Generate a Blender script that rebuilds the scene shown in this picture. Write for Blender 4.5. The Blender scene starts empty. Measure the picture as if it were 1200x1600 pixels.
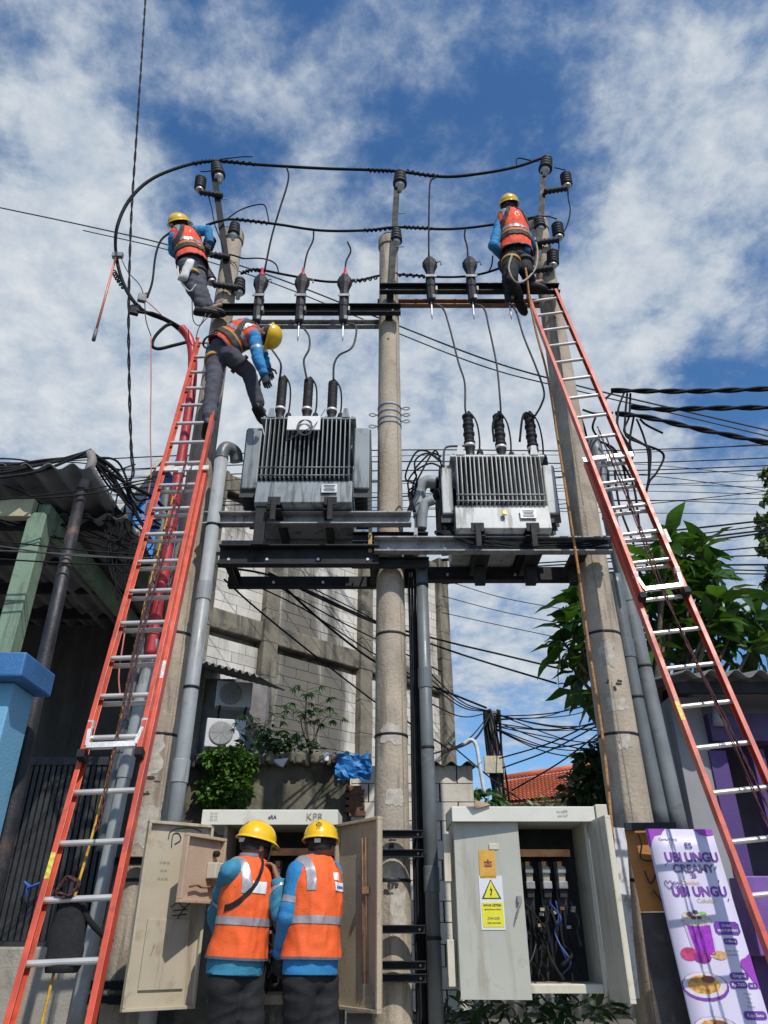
import bpy, bmesh, math, random
from mathutils import Vector, Matrix, noise
R = math.radians
random.seed(11)
sc = bpy.context.scene
COL = sc.collection
V = Vector
# ---------------------------------------------------------------- camera
FP = 1150.0; TH = R(29.87); CAM = V((0, 0, 1.15))
cd = bpy.data.cameras.new('camera'); cam = bpy.data.objects.new('camera', cd); COL.objects.link(cam)
cam.location = CAM; cam.rotation_euler = (R(90) + TH, 0, 0)
cd.sensor_fit = 'VERTICAL'; cd.sensor_height = 32; cd.lens = FP / 1600 * 32
cd.clip_start = .05; cd.clip_end = 3000
sc.camera = cam
# ---------------------------------------------------------------- sun and sky
SUN_EL, SUN_AZ = R(50), R(24)          # azimuth: to the right of straight behind the camera
to_sun = V((math.sin(SUN_AZ) * math.cos(SUN_EL), -math.cos(SUN_AZ) * math.cos(SUN_EL), math.sin(SUN_EL)))
sl = bpy.data.lights.new('sun', 'SUN'); so = bpy.data.objects.new('sun', sl); COL.objects.link(so)
sl.energy = 3.9; sl.angle = R(.5); sl.color = (1, .95, .87)
so.rotation_euler = to_sun.to_track_quat('Z', 'Y').to_euler()
sc.view_settings.view_transform = 'Standard'; sc.view_settings.look = 'None'
sc.view_settings.exposure = 0.0; sc.view_settings.gamma = 1; sc.view_settings.use_curve_mapping = False

def ray(px, py):
    cx = (px - 600) / FP; cy = (800 - py) / FP
    return V((cx, math.cos(TH) - cy * math.sin(TH), math.sin(TH) + cy * math.cos(TH)))
def P(px, py, Y):                       # the place at distance Y in front of the camera that a sighting hits
    d = ray(px, py); return CAM + d * (Y / d.y)
def PP(px, py, o, n):                   # ... on a plane
    d = ray(px, py); return CAM + d * ((V(o) - CAM).dot(n) / d.dot(n))

def build_world():
    w = bpy.data.worlds.new('World'); sc.world = w; w.use_nodes = True
    nt = w.node_tree; N = nt.nodes; L = nt.links; N.clear()
    def nd(t, **k):
        n = N.new(t)
        for a, b in k.items(): setattr(n, a, b)
        return n
    def mth(op, a, b=None, clamp=False):
        n = nd('ShaderNodeMath', operation=op); n.use_clamp = clamp
        for i, x in enumerate((a, b)):
            if x is None: continue
            if isinstance(x, (int, float)): n.inputs[i].default_value = x
            else: L.new(x, n.inputs[i])
        return n.outputs[0]
    out = nd('ShaderNodeOutputWorld')
    sky = nd('ShaderNodeTexSky', sky_type='NISHITA'); sky.sun_disc = False
    sky.sun_elevation = SUN_EL; sky.sun_rotation = math.atan2(to_sun.x, to_sun.y)
    sky.air_density = 1.0; sky.dust_density = .7; sky.ozone_density = 4.5
    hs = nd('ShaderNodeHueSaturation'); hs.inputs['Saturation'].default_value = 1.18; L.new(sky.outputs[0], hs.inputs['Color'])
    bg = nd('ShaderNodeBackground'); bg.inputs[1].default_value = .15; L.new(hs.outputs[0], bg.inputs[0])
    tc = nd('ShaderNodeTexCoord'); sx = nd('ShaderNodeSeparateXYZ'); L.new(tc.outputs['Generated'], sx.inputs[0])
    z = mth('ADD', mth('MAXIMUM', sx.outputs[2], 0.0), .28)
    cb = nd('ShaderNodeCombineXYZ')
    L.new(mth('DIVIDE', sx.outputs[0], z), cb.inputs[0]); L.new(mth('DIVIDE', sx.outputs[1], z), cb.inputs[1])
    def fbm(scale, detail, rough, dist, off):
        mp = nd('ShaderNodeMapping'); mp.inputs['Location'].default_value = off; L.new(cb.outputs[0], mp.inputs[0])
        n = nd('ShaderNodeTexNoise'); n.inputs['Scale'].default_value = scale; n.inputs['Detail'].default_value = detail
        n.inputs['Roughness'].default_value = rough; n.inputs['Distortion'].default_value = dist
        L.new(mp.outputs[0], n.inputs['Vector']); return n.outputs[0]
    a = fbm(4.6, 11, .62, .15, (3.1, 1.7, 0)); b = fbm(15, 9, .64, .15, (0, 5, 2)); c = fbm(1.3, 3, .5, 0, (7, 2, 5))
    cov = mth('ADD', mth('MULTIPLY', a, 1.25), mth('MULTIPLY', b, .66))
    cov = mth('ADD', cov, mth('MULTIPLY', c, .15))
    # cloud banks: where the photograph's sky carries its heavier and thinner cover
    for px, py, rad, wt in BANKS:
        d = ray(px, py).normalized()
        dp = nd('ShaderNodeVectorMath', operation='DOT_PRODUCT'); L.new(tc.outputs['Generated'], dp.inputs[0]); dp.inputs[1].default_value = d
        mr = nd('ShaderNodeMapRange', interpolation_type='SMOOTHSTEP')
        mr.inputs['From Min'].default_value = math.cos(R(rad)); mr.inputs['From Max'].default_value = 1.0
        mr.inputs['To Min'].default_value = 0; mr.inputs['To Max'].default_value = wt
        L.new(dp.outputs['Value'], mr.inputs['Value']); cov = mth('ADD', cov, mr.outputs[0])
    mask = nd('ShaderNodeMapRange', interpolation_type='SMOOTHSTEP'); L.new(cov, mask.inputs['Value'])
    mask.inputs['From Min'].default_value = .93; mask.inputs['From Max'].default_value = 1.44
    mask.inputs['To Max'].default_value = .96
    # thickness shades the cloud from grey-blue thin parts to bright billows
    th = nd('ShaderNodeMapRange'); L.new(mth('ADD', mth('MULTIPLY', cov, .5), mth('MULTIPLY', b, .8)), th.inputs['Value'])
    th.inputs['From Min'].default_value = .82; th.inputs['From Max'].default_value = 1.36
    mx = nd('ShaderNodeMix', data_type='RGBA'); L.new(th.outputs[0], mx.inputs['Factor'])
    mx.inputs['A'].default_value = (.38, .50, .66, 1); mx.inputs['B'].default_value = (.84, .88, .92, 1)
    bg2 = nd('ShaderNodeBackground'); bg2.inputs[1].default_value = .86; L.new(mx.outputs['Result'], bg2.inputs[0])
    ms = nd('ShaderNodeMixShader'); L.new(mask.outputs[0], ms.inputs[0]); L.new(bg.outputs[0], ms.inputs[1]); L.new(bg2.outputs[0], ms.inputs[2])
    L.new(ms.outputs[0], out.inputs[0])
BANKS = [(150, 110, 10, .15), (10, 290, 11, .16), (180, 560, 17, .26), (60, 480, 10, .12), (430, 560, 13, .28), (40, 680, 13, .22), (1110, 330, 14, .22), (1000, 520, 10, .18), (1180, 90, 11, .14),
         (600, 60, 12, -.10), (840, 90, 8, -.08), (390, 400, 7, -.10), (800, 880, 13, .42), (700, 600, 13, .34), (900, 700, 10, .24), (330, 800, 14, .2),
         (1130, 640, 7, -.20), (1100, 790, 10, .3), (800, 1160, 9, .06), (560, 330, 8, .10), (680, 220, 6, .10), (330, 250, 8, -.08), (420, 100, 6, .22), (620, 20, 6, .24), (740, 70, 4, .14), (520, 190, 5, .14), (700, 330, 6, .08)]
build_world()

# ---------------------------------------------------------------- tagging
def tag(o, label=None, cat=None, group=None, kind=None):
    if label: o['label'] = label
    if cat: o['category'] = cat
    if group: o['group'] = group
    if kind: o['kind'] = kind
    return o
def thing(name, label, cat, loc=(0, 0, 0), group=None):
    o = bpy.data.objects.new(name, None); o.empty_display_size = .1; COL.objects.link(o); o.location = loc
    return tag(o, label, cat, group)
def org(o):
    p = V((0, 0, 0))
    while o is not None: p += V(o.location); o = o.parent
    return p

# ---------------------------------------------------------------- mesh builder
Z = V((0, 0, 1)); X = V((1, 0, 0)); Y = V((0, 1, 0))
def frame(d, up=Z):
    d = d.normalized()
    if abs(d.dot(up)) > .98: up = Y if abs(d.y) < .9 else X
    s = d.cross(up).normalized(); u = s.cross(d).normalized()
    return d, s, u
def catmull(pts, n=8):
    pts = [V(p) for p in pts]
    if len(pts) < 3: return pts
    q = [pts[0] * 2 - pts[1]] + pts + [pts[-1] * 2 - pts[-2]]; out = []
    for i in range(1, len(q) - 2):
        a, b, c, d = q[i - 1:i + 3]
        for k in range(n):
            t = k / n
            out.append(.5 * ((2 * b) + (c - a) * t + (2 * a - 5 * b + 4 * c - d) * t * t + (3 * b - a - 3 * c + d) * t ** 3))
    out.append(pts[-1]); return out
class MB:
    def __init__(s): s.v = []; s.f = []; s.m = []; s.sm = []
    def add(s, vs, fs, mi=0, smooth=False):
        o = len(s.v); s.v += [V(p) for p in vs]
        for f in fs: s.f.append([o + i for i in f]); s.m.append(mi); s.sm.append(smooth)
        return s
    def box(s, c, size, rot=None, mi=0):
        c = V(c); a, b, h = (x / 2 for x in size)
        if isinstance(rot, (int, float)): rot = Matrix.Rotation(rot, 3, 'Z')
        vs = []
        for x in (-a, a):
            for y in (-b, b):
                for z in (-h, h):
                    p = V((x, y, z)); vs.append(c + (rot @ p if rot else p))
        return s.add(vs, [(0, 1, 3, 2), (4, 6, 7, 5), (0, 4, 5, 1), (2, 3, 7, 6), (0, 2, 6, 4), (1, 5, 7, 3)], mi)
    def extr(s, p0, p1, prof, xa, ya, mi=0, smooth=False):
        p0, p1 = V(p0), V(p1); n = len(prof)
        vs = [p0 + xa * x + ya * y for x, y in prof] + [p1 + xa * x + ya * y for x, y in prof]
        fs = [(i, (i + 1) % n, n + (i + 1) % n, n + i) for i in range(n)]
        s.add(vs, fs, mi, smooth); s.add(vs[:n], [list(range(n))[::-1]], mi); s.add(vs[n:], [list(range(n))], mi); return s
    def beam(s, p0, p1, w, h, up=Z, mi=0):
        d, sd, u = frame(V(p1) - V(p0), up)
        return s.extr(p0, p1, [(-w / 2, -h / 2), (w / 2, -h / 2), (w / 2, h / 2), (-w / 2, h / 2)], sd, u, mi)
    def channel(s, p0, p1, w, h, t, flip=False, up=Z, mi=0):   # C section, web at one side
        d, sd, u = frame(V(p1) - V(p0), up)
        if flip: sd = -sd
        return s.extr(p0, p1, [(0, -h / 2), (w, -h / 2), (w, -h / 2 + t), (t, -h / 2 + t), (t, h / 2 - t), (w, h / 2 - t), (w, h / 2), (0, h / 2)], sd, u, mi)
    def angle(s, p0, p1, w, t, up=Z, mi=0, flip=False):
        d, sd, u = frame(V(p1) - V(p0), up)
        if flip: sd = -sd
        return s.extr(p0, p1, [(0, 0), (w, 0), (w, t), (t, t), (t, w), (0, w)], sd, u, mi)
    def tube(s, pts, r, n=8, mi=0, smooth=True, caps=True):
        pts = [V(p) for p in pts]; k = len(pts)
        rr = r if isinstance(r, (list, tuple)) else [r] * k
        t0 = (pts[1] - pts[0]).normalized(); _, a, b = frame(t0)
        vs = []
        for i, p in enumerate(pts):
            t = (pts[min(i + 1, k - 1)] - pts[max(i - 1, 0)])
            t = t.normalized() if t.length > 1e-9 else t0
            a = (a - t * a.dot(t)); a = a.normalized() if a.length > 1e-6 else frame(t)[1]; b = t.cross(a)
            for j in range(n):
                an = 2 * math.pi * j / n; vs.append(p + (a * math.cos(an) + b * math.sin(an)) * rr[i])
        fs = [(i * n + j, i * n + (j + 1) % n, (i + 1) * n + (j + 1) % n, (i + 1) * n + j) for i in range(k - 1) for j in range(n)]
        s.add(vs, fs, mi, smooth)
        if caps: s.add(vs[:n], [list(range(n))[::-1]], mi); s.add(vs[-n:], [list(range(n))], mi)
        return s
    def lathe(s, base, axis, prof, n=16, mi=0, smooth=True):     # prof: (radius, height)
        base = V(base); d, a, b = frame(V(axis)); vs = []; k = len(prof)
        for r, h in prof:
            for j in range(n):
                an = 2 * math.pi * j / n; vs.append(base + d * h + (a * math.cos(an) + b * math.sin(an)) * max(r, 1e-4))
        fs = [(i * n + j, i * n + (j + 1) % n, (i + 1) * n + (j + 1) % n, (i + 1) * n + j) for i in range(k - 1) for j in range(n)]
        s.add(vs, fs, mi, smooth); s.add(vs[:n], [list(range(n))[::-1]], mi); s.add(vs[-n:], [list(range(n))], mi); return s
    def capsule(s, p, q, r1, r2, n=12, mi=0):
        p, q = V(p), V(q); L = (q - p).length or 1e-4; pr = []
        for i in range(1, 5): a = i / 4 * math.pi / 2; pr.append((r1 * math.sin(a), -r1 * math.cos(a)))
        for i in range(0, 4): a = i / 4 * math.pi / 2; pr.append((r2 * math.cos(a), L + r2 * math.sin(a)))
        pr = [(.1 * r1, -r1)] + pr + [(.1 * r2, L + r2)]
        return s.lathe(p, q - p, pr, n, mi)
    def ell(s, c, ax, mi=0, n=14, k=8):                           # ax: three half-axis vectors
        c = V(c); vs = []
        for i in range(k + 1):
            t = math.pi * (i + .02) / (k + .04)
            for j in range(n):
                a = 2 * math.pi * j / n
                vs.append(c + ax[0] * (math.sin(t) * math.cos(a)) + ax[1] * (math.sin(t) * math.sin(a)) - ax[2] * math.cos(t))
        fs = [(i * n + j, i * n + (j + 1) % n, (i + 1) * n + (j + 1) % n, (i + 1) * n + j) for i in range(k) for j in range(n)]
        s.add(vs, fs, mi, True); s.add(vs[:n], [list(range(n))[::-1]], mi, True); s.add(vs[-n:], [list(range(n))], mi, True); return s
    def loft(s, secs, n=20, mi=0):                                # (centre, side, front, a, b)
        vs = []; k = len(secs)
        for c, sd, fr, a, b in secs:
            for j in range(n):
                an = 2 * math.pi * j / n; vs.append(c + sd * (a * math.cos(an)) + fr * (b * math.sin(an)))
        fs = [(i * n + j, i * n + (j + 1) % n, (i + 1) * n + (j + 1) % n, (i + 1) * n + j) for i in range(k - 1) for j in range(n)]
        s.add(vs, fs, mi, True); s.add(vs[:n], [list(range(n))[::-1]], mi, True); s.add(vs[-n:], [list(range(n))], mi, True); return s
    def quad(s, a, b, c, d, mi=0): return s.add([a, b, c, d], [(0, 1, 2, 3)], mi)
    def plate(s, pts, th, mi=0):                                   # planar polygon with thickness behind it
        pts = [V(p) for p in pts]; nrm = (pts[1] - pts[0]).cross(pts[2] - pts[0]).normalized() * th; n = len(pts)
        vs = pts + [p - nrm for p in pts]
        s.add(vs, [list(range(n)), list(range(n, 2 * n))[::-1]] + [(i, n + i, n + (i + 1) % n, (i + 1) % n) for i in range(n)], mi); return s
    def mesh(s, name, mats, o=V((0, 0, 0)), fix=True):
        me = bpy.data.meshes.new(name); me.from_pydata([p - o for p in s.v], [], s.f)
        for m in (mats if isinstance(mats, (list, tuple)) else [mats]): me.materials.append(m)
        me.polygons.foreach_set('material_index', s.m); me.polygons.foreach_set('use_smooth', s.sm); me.update()
        if fix:
            bm = bmesh.new(); bm.from_mesh(me); bmesh.ops.remove_doubles(bm, verts=bm.verts, dist=1e-5)
            bmesh.ops.recalc_face_normals(bm, faces=bm.faces); bm.to_mesh(me); bm.free()
        return me
    def build(s, name, mats, parent=None, bevel=0, fix=True):
        if parent is None:
            lo = V((min(p.x for p in s.v), min(p.y for p in s.v), min(p.z for p in s.v))); hi = V((max(p.x for p in s.v), max(p.y for p in s.v), 0))
            o = V(((lo.x + hi.x) / 2, (lo.y + hi.y) / 2, lo.z))
        else: o = org(parent)
        ob = bpy.data.objects.new(name, s.mesh(name, mats, o, fix)); COL.objects.link(ob)
        if parent is None: ob.location = o
        else: ob.parent = parent
        if bevel:
            b = ob.modifiers.new('bevel', 'BEVEL'); b.width = bevel; b.segments = 2; b.limit_method = 'ANGLE'; b.angle_limit = R(40)
        return ob
def obj_mesh(name, me, parent):
    ob = bpy.data.objects.new(name, me); COL.objects.link(ob); ob.parent = parent; return ob
def copy_tree(o, parent=None):
    c = o.copy(); COL.objects.link(c)
    if parent is not None: c.parent = parent
    for ch in list(o.children): copy_tree(ch, c)
    return c

# ---------------------------------------------------------------- materials
MATS = {}
def M(name, col=(.5, .5, .5), rough=.6, metal=0, var=.18, scale=5, bump=.15, bscale=60, dirt=None, streak=None, coat=0, rnd=0, trans=0, alpha=1, emit=None, grain=None, spec=.5, speck=None):
    """dirt=(colour, amount 0..1, scale); streak=(colour, amount, horizontal scale): runs down the surface"""
    if name in MATS: return MATS[name]
    m = bpy.data.materials.new(name); MATS[name] = m; m.use_nodes = True
    nt = m.node_tree; N = nt.nodes; L = nt.links; b = N['Principled BSDF']
    geo = N.new('ShaderNodeNewGeometry'); pos = geo.outputs['Position']
    def noise_(sc_, det=5, ro=.55, vec=None, dist=0):
        n = N.new('ShaderNodeTexNoise'); n.inputs['Scale'].default_value = sc_; n.inputs['Detail'].default_value = det
        n.inputs['Roughness'].default_value = ro; n.inputs['Distortion'].default_value = dist; L.new(vec or pos, n.inputs['Vector']); return n.outputs[0]
    def ramp(f, lo, hi, a=0, c=1):
        r = N.new('ShaderNodeMapRange'); r.interpolation_type = 'SMOOTHSTEP'; L.new(f, r.inputs['Value'])
        r.inputs['From Min'].default_value = lo; r.inputs['From Max'].default_value = hi; r.inputs['To Min'].default_value = a; r.inputs['To Max'].default_value = c
        return r.outputs[0]
    def mix(f, A, B, bt='MIX'):
        x = N.new('ShaderNodeMix'); x.data_type = 'RGBA'; x.blend_type = bt
        if isinstance(f, (int, float)): x.inputs['Factor'].default_value = f
        else: L.new(f, x.inputs['Factor'])
        for nm, val in (('A', A), ('B', B)):
            if isinstance(val, tuple): x.inputs[nm].default_value = (*val[:3], 1)
            else: L.new(val, x.inputs[nm])
        return x.outputs['Result']
    lo = tuple(c * (1 - var) for c in col); hi = tuple(min(1, c * (1 + var)) for c in col)
    cc = mix(ramp(noise_(scale, 6, .6), .3, .7), lo, hi)
    if grain: cc = mix(grain[1], cc, mix(ramp(noise_(grain[0], 2, .5), .35, .65), (.55, .55, .55), (1, 1, 1)), 'MULTIPLY')
    if rnd:
        oi = N.new('ShaderNodeObjectInfo'); cc = mix(ramp(oi.outputs['Random'], 0, 1, 0, 1), mix(1.0, cc, (1 - rnd, 1 - rnd, 1 - rnd), 'MULTIPLY'), cc)
    if streak:
        mp = N.new('ShaderNodeMapping'); mp.inputs['Scale'].default_value = (streak[2], streak[2], streak[2] * .12); L.new(pos, mp.inputs[0])
        f = ramp(noise_(1, 6, .62, mp.outputs[0], .3), .615 - .22 * streak[1], .73 - .21 * streak[1], 0, min(1, .45 + streak[1] * .6)); cc = mix(f, cc, streak[0])
    if dirt:
        f = ramp(noise_(dirt[2], 8, .66, None, .4), .63 - .22 * dirt[1], .74 - .21 * dirt[1], 0, min(1, .4 + dirt[1] * .6)); cc = mix(f, cc, dirt[0])
    if speck:
        mp2 = N.new('ShaderNodeMapping'); mp2.inputs['Scale'].default_value = (1, 1, .45); L.new(pos, mp2.inputs[0])
        f = ramp(noise_(speck[2], 4, .6, mp2.outputs[0], .6), .74 - .16 * speck[1], .80 - .14 * speck[1], 0, .85); cc = mix(f, cc, speck[0])
    L.new(cc, b.inputs['Base Color'])
    b.inputs['Metallic'].default_value = metal; b.inputs['Specular IOR Level'].default_value = spec
    L.new(ramp(noise_(scale * 2.3, 4), .2, .8, max(.03, rough - .1), min(1, rough + .1)), b.inputs['Roughness'])
    if coat: b.inputs['Coat Weight'].default_value = coat; b.inputs['Coat Roughness'].default_value = .12
    if bump:
        bp = N.new('ShaderNodeBump'); bp.inputs['Strength'].default_value = bump; bp.inputs['Distance'].default_value = .02
        L.new(noise_(bscale, 6, .6), bp.inputs['Height']); L.new(bp.outputs[0], b.inputs['Normal'])
    if trans:
        tr = N.new('ShaderNodeBsdfTranslucent'); L.new(mix(1.0, cc, (.9, 1.0, .35), 'MULTIPLY'), tr.inputs[0])
        ms = N.new('ShaderNodeMixShader'); ms.inputs[0].default_value = trans; L.new(b.outputs[0], ms.inputs[1]); L.new(tr.outputs[0], ms.inputs[2])
        L.new(ms.outputs[0], N['Material Output'].inputs[0])
    return m
concrete = M('concrete_pole', (.41, .345, .265), .9, var=.2, scale=2.2, bump=.45, bscale=38, streak=((.16, .135, .11), .42, 7), dirt=((.22, .19, .15), .3, 2.6), grain=(70, .2), speck=((.52, .48, .42), .12, 9))
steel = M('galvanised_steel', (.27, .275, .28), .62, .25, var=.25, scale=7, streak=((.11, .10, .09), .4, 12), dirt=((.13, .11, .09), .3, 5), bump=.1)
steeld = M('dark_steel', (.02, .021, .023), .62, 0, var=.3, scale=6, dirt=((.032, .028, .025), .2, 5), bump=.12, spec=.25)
black = M('black_rubber', (.012, .012, .014), .7, var=.3, scale=10, bump=.1, spec=.3)
polym = M('black_polymer', (.014, .014, .016), .68, var=.25, scale=14, bump=.08)
cable = M('cable_black', (.011, .012, .014), .75, var=.3, scale=9, bump=.1, spec=.2)
cgrey = M('cable_grey', (.06, .063, .067), .65, var=.2, scale=9, spec=.3)
alu = M('aluminium', (.62, .60, .56), .38, .45, var=.1, scale=3, dirt=((.45, .40, .33), .12, 3), bump=.02)
frp = M('orange_fibreglass', (.55, .072, .03), .42, var=.25, scale=4, dirt=((.25, .045, .03), .5, 4), speck=((.62, .40, .32), .35, 38), bump=.05, bscale=200, spec=.6)
pvc = M('grey_pvc', (.29, .31, .315), .45, var=.12, scale=4, dirt=((.17, .165, .15), .3, 6), streak=((.15, .14, .13), .25, 16), bump=.08)
pvcd = M('grey_pvc_dark', (.12, .135, .14), .42, var=.15, scale=4, dirt=((.22, .21, .20), .25, 6), bump=.08)
cream = M('cream_paint', (.56, .525, .42), .5, var=.07, scale=3, dirt=((.30, .25, .17), .26, 4.5), streak=((.34, .28, .19), .34, 9), bump=.08, bscale=6, speck=((.20, .09, .04), .34, 11))
creamd = M('tan_paint', (.42, .365, .27), .55, var=.08, scale=3, dirt=((.25, .18, .11), .3, 5), streak=((.25, .19, .12), .38, 8), bump=.08, bscale=6, speck=((.20, .09, .04), .34, 11))
greypaint = M('grey_green_paint', (.43, .43, .365), .48, var=.06, scale=2.5, dirt=((.30, .28, .22), .22, 5), streak=((.30, .27, .21), .32, 7), bump=.08, bscale=6, speck=((.20, .09, .04), .34, 11))
rust = M('rusty_steel', (.24, .12, .06), .8, .1, var=.35, scale=14, dirt=((.08, .05, .04), .35, 12), bump=.3)
# ================================================================ ground
gm = M('ground_dirt', (.13, .115, .095), .95, var=.25, scale=.8, dirt=((.06, .06, .06), .3, .5), bump=.4, bscale=12)
MB().add([(-600, -600, 0), (600, -600, 0), (600, 900, 0), (-600, 900, 0)], [(0, 1, 2, 3)]).build('ground', gm)['kind'] = 'structure'
asph = M('asphalt', (.055, .055, .058), .9, var=.2, scale=1.5, bump=.5, bscale=90)
MB().add([(-60, -7, .004), (60, -7, .004), (60, 3.2, .004), (-60, 3.2, .004)], [(0, 1, 2, 3)]).build('road', asph)['kind'] = 'structure'
pav = M('pavement_concrete', (.28, .265, .24), .9, var=.15, scale=1.2, dirt=((.12, .11, .1), .35, 1.5), bump=.3)
b = MB(); b.box((0, 5.35, .055), (40, 4.2, .13)); b.build('pavement', pav, bevel=.012)['kind'] = 'structure'

# ================================================================ concrete poles
PY = 6.4
POLES = {}
def make_pole(key, xb, xt, ztop, r0, r1, label):
    t = thing('utility_pole', label, 'pole', (xb, PY, 0), 'concrete poles carrying the transformers')
    n = 26; prof = []
    for i in range(n + 1):
        h = ztop * i / n; prof.append((r0 + (r1 - r0) * i / n + random.uniform(-.001, .001), h))
    prof += [(r1 * .93, ztop + .012), (r1 * .55, ztop + .02)]
    m = MB(); d = V((xt - xb, 0, ztop)); m.lathe((xb, PY, 0), d, prof, 32); m.build('shaft', concrete, t)
    m = MB(); f = .985; c = V((xb, PY, 0)) + d * f; m.lathe(c, d, [(r1 + .012, -.05), (r1 + .017, -.03), (r1 + .017, .08), (r1 + .012, .1)], 28); m.build('collar', concrete, t)
    for zz in (1.5, 2.6, 3.5):
        ff = zz / ztop; rr = r0 + (r1 - r0) * ff
        m = MB(); m.lathe(V((xb, PY, 0)) + d * ff, d, [(rr + .001, 0), (rr + .005, .002), (rr + .005, .022), (rr + .001, .024)], 26); m.build('strap', steeld, t)
    for q in range(4):
        zz = ztop - .75 - q * .35; ff = zz / ztop; rr = r0 + (r1 - r0) * ff; c = V((xb, PY, 0)) + d * ff
        m = MB(); m.tube([c + V((-.01 if q % 2 else .02, -rr - .004, 0)), c + V((-.01 if q % 2 else .02, -rr + .02, 0))], .011, 8); m.build('bolt_hole', black, t)
    POLES[key] = (xb, xt, ztop, r0, r1); return t
pl = P(366, 364, PY); pc = P(607, 374, PY); pr = P(840, 348, PY)
make_pole('L', -1.885, pl.x, pl.z, .158, .115, 'concrete pole that the left orange ladder leans on, nearest the corrugated carport roof')
make_pole('C', .064, pc.x, pc.z, .150, .112, 'concrete pole standing between the two transformers')
make_pole('R', 2.0, pr.x, pr.z, .188, .115, 'concrete pole behind the purple drinks banner')
def pole_at(key, z):
    xb, xt, zt, r0, r1 = POLES[key]; f = z / zt
    return V((xb + (xt - xb) * f, PY, z)), r0 + (r1 - r0) * f

paper = M('old_paper', (.43, .39, .33), .9, var=.2, scale=20, dirt=((.3, .27, .22), .4, 18)); marker = M('black_marker', (.03, .03, .03), .8)
def patch(key, z0, ang, w, h, mat, name, torn=.25):
    xb, xt, zt, r0, r1 = POLES[key]; root = [o for o in COL.objects if o.name.startswith('utility_pole') and abs(o.location.x - xb) < 1e-4][0]
    m = MB(); nx, nz = 6, 6; vs = []
    for i in range(nz + 1):
        for k in range(nx + 1):
            z = z0 + h * (i / nz - .5); c, rr = pole_at(key, z); jx = random.uniform(-torn, torn) * w / nx if k in (0, nx) else 0; jz = random.uniform(-torn, torn) * h / nz if i in (0, nz) else 0
            a = ang + (w * (k / nx - .5) + jx) / rr; vs.append(c + V((math.sin(a) * (rr + .003), -math.cos(a) * (rr + .003), jz)))
    n1 = nx + 1; m.add(vs, [(i * n1 + k, i * n1 + k + 1, (i + 1) * n1 + k + 1, (i + 1) * n1 + k) for i in range(nz) for k in range(nx)], 0, True); m.build(name, mat, root, fix=False)
random.seed(3)
for key, z0, ang, w, h in (('C', 2.62, -.05, .16, .16), ('C', 2.1, .2, .14, .12), ('C', 1.62, -.1, .2, .22), ('C', 1.3, .3, .12, .3), ('L', 2.45, -.2, .2, .35), ('L', 1.9, .1, .22, .3), ('R', 3.3, -.2, .13, .22), ('R', 2.85, -.1, .17, .10), ('R', 2.55, 0, .10, .14)):
    patch(key, z0, ang, w, h, paper, 'paper_scrap', .9)
for key, z0 in (('C', 1.72), ('C', 1.45), ('L', 2.2), ('R', 3.05)):
    for q in range(5): patch(key, z0 + random.uniform(-.08, .08), random.uniform(-.5, .4), random.uniform(.01, .07), random.uniform(.008, .05), marker, 'marker_scrawl', .9)
for key in 'LCR':
    for zz in (2.25, 4.0, 5.6, 7.0): patch(key, zz, .75 if key != 'R' else -.2, .008, 1.5, M('mould_seam', (.27, .23, .18), .9), 'mould_seam', .3)

# steel struts carried above the pole tops
STRUT = {'L': ((364, 446), (338, 268)), 'C': ((613, 500), (625, 282)), 'R': ((845, 420), (855, 258))}
for k, (a, bb) in STRUT.items():
    p0 = P(*a, PY - .14); p1 = P(*bb, PY - .14)
    t = thing('pole_top_strut', {'L': 'dark steel strut leaning left above the left pole', 'C': 'upright dark steel strut bolted to the top of the centre pole', 'R': 'dark steel strut leaning right above the right pole'}[k], 'strut', p0)
    m = MB(); m.angle(p0, p1, .075, .012, up=Y); m.build('bar', steeld, t)
    for f in (.2, .5, .75):
        c = p0.lerp(p1, f); m = MB(); m.tube([c + V((-.06, .02, 0)), c + V((.09, .02, 0))], .007, 6); m.build('bolt', steel, t)

# ================================================================ insulators
def insulator(px, py, label, up=Z, s=1.0, D=PY - .14):
    c = P(px, py, D); u = V(up).normalized()
    t = thing('post_insulator', label, 'insulator', c - u * .16 * s, 'line insulators')
    b0 = c - u * .16 * s
    prof = []
    for i in range(4):
        h = .05 + i * .065; prof += [(.062, h), (.098 - .006 * i, h + .012), (.098 - .006 * i, h + .045), (.07, h + .06)]
    prof += [(.055, .32), (.03, .335)]
    m = MB(); m.lathe(b0, u, [(r * s, h * s) for r, h in prof], 18); m.build('shed', polym, t)
    m = MB(); m.lathe(b0, u, [(.03 * s, -.09 * s), (.03 * s, 0), (.062 * s, .005 * s), (.066 * s, .05 * s)], 14); m.build('base_cap', M('zinc_white', (.6, .6, .58), .45, .3), t)
    return t
INS = [(340, 268, 'black line insulator on top of the left strut'), (366, 360, 'black line insulator beside the top of the left pole', ), (374, 448, 'black line insulator below the top on the right side of the left pole'),
       (625, 281, 'black line insulator on top of the centre strut'), (619, 370, 'black line insulator beside the top of the centre pole'), (611, 444, 'black line insulator low on the strut of the centre pole'),
       (853, 258, 'black line insulator on top of the right strut'), (843, 350, 'black line insulator beside the top of the right pole')]
for i, (px, py, lb) in enumerate(INS):
    up = {0: (-.25, 0, 1), 3: (.03, 0, 1), 6: (.2, 0, 1)}.get(i, (0, 0, 1))
    insulator(px, py, lb, up, .95 if i in (0, 3, 6) else .8, PY - .14 if i in (0, 3, 6) else (PY + .10 if i == 5 else PY - .1))

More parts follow.
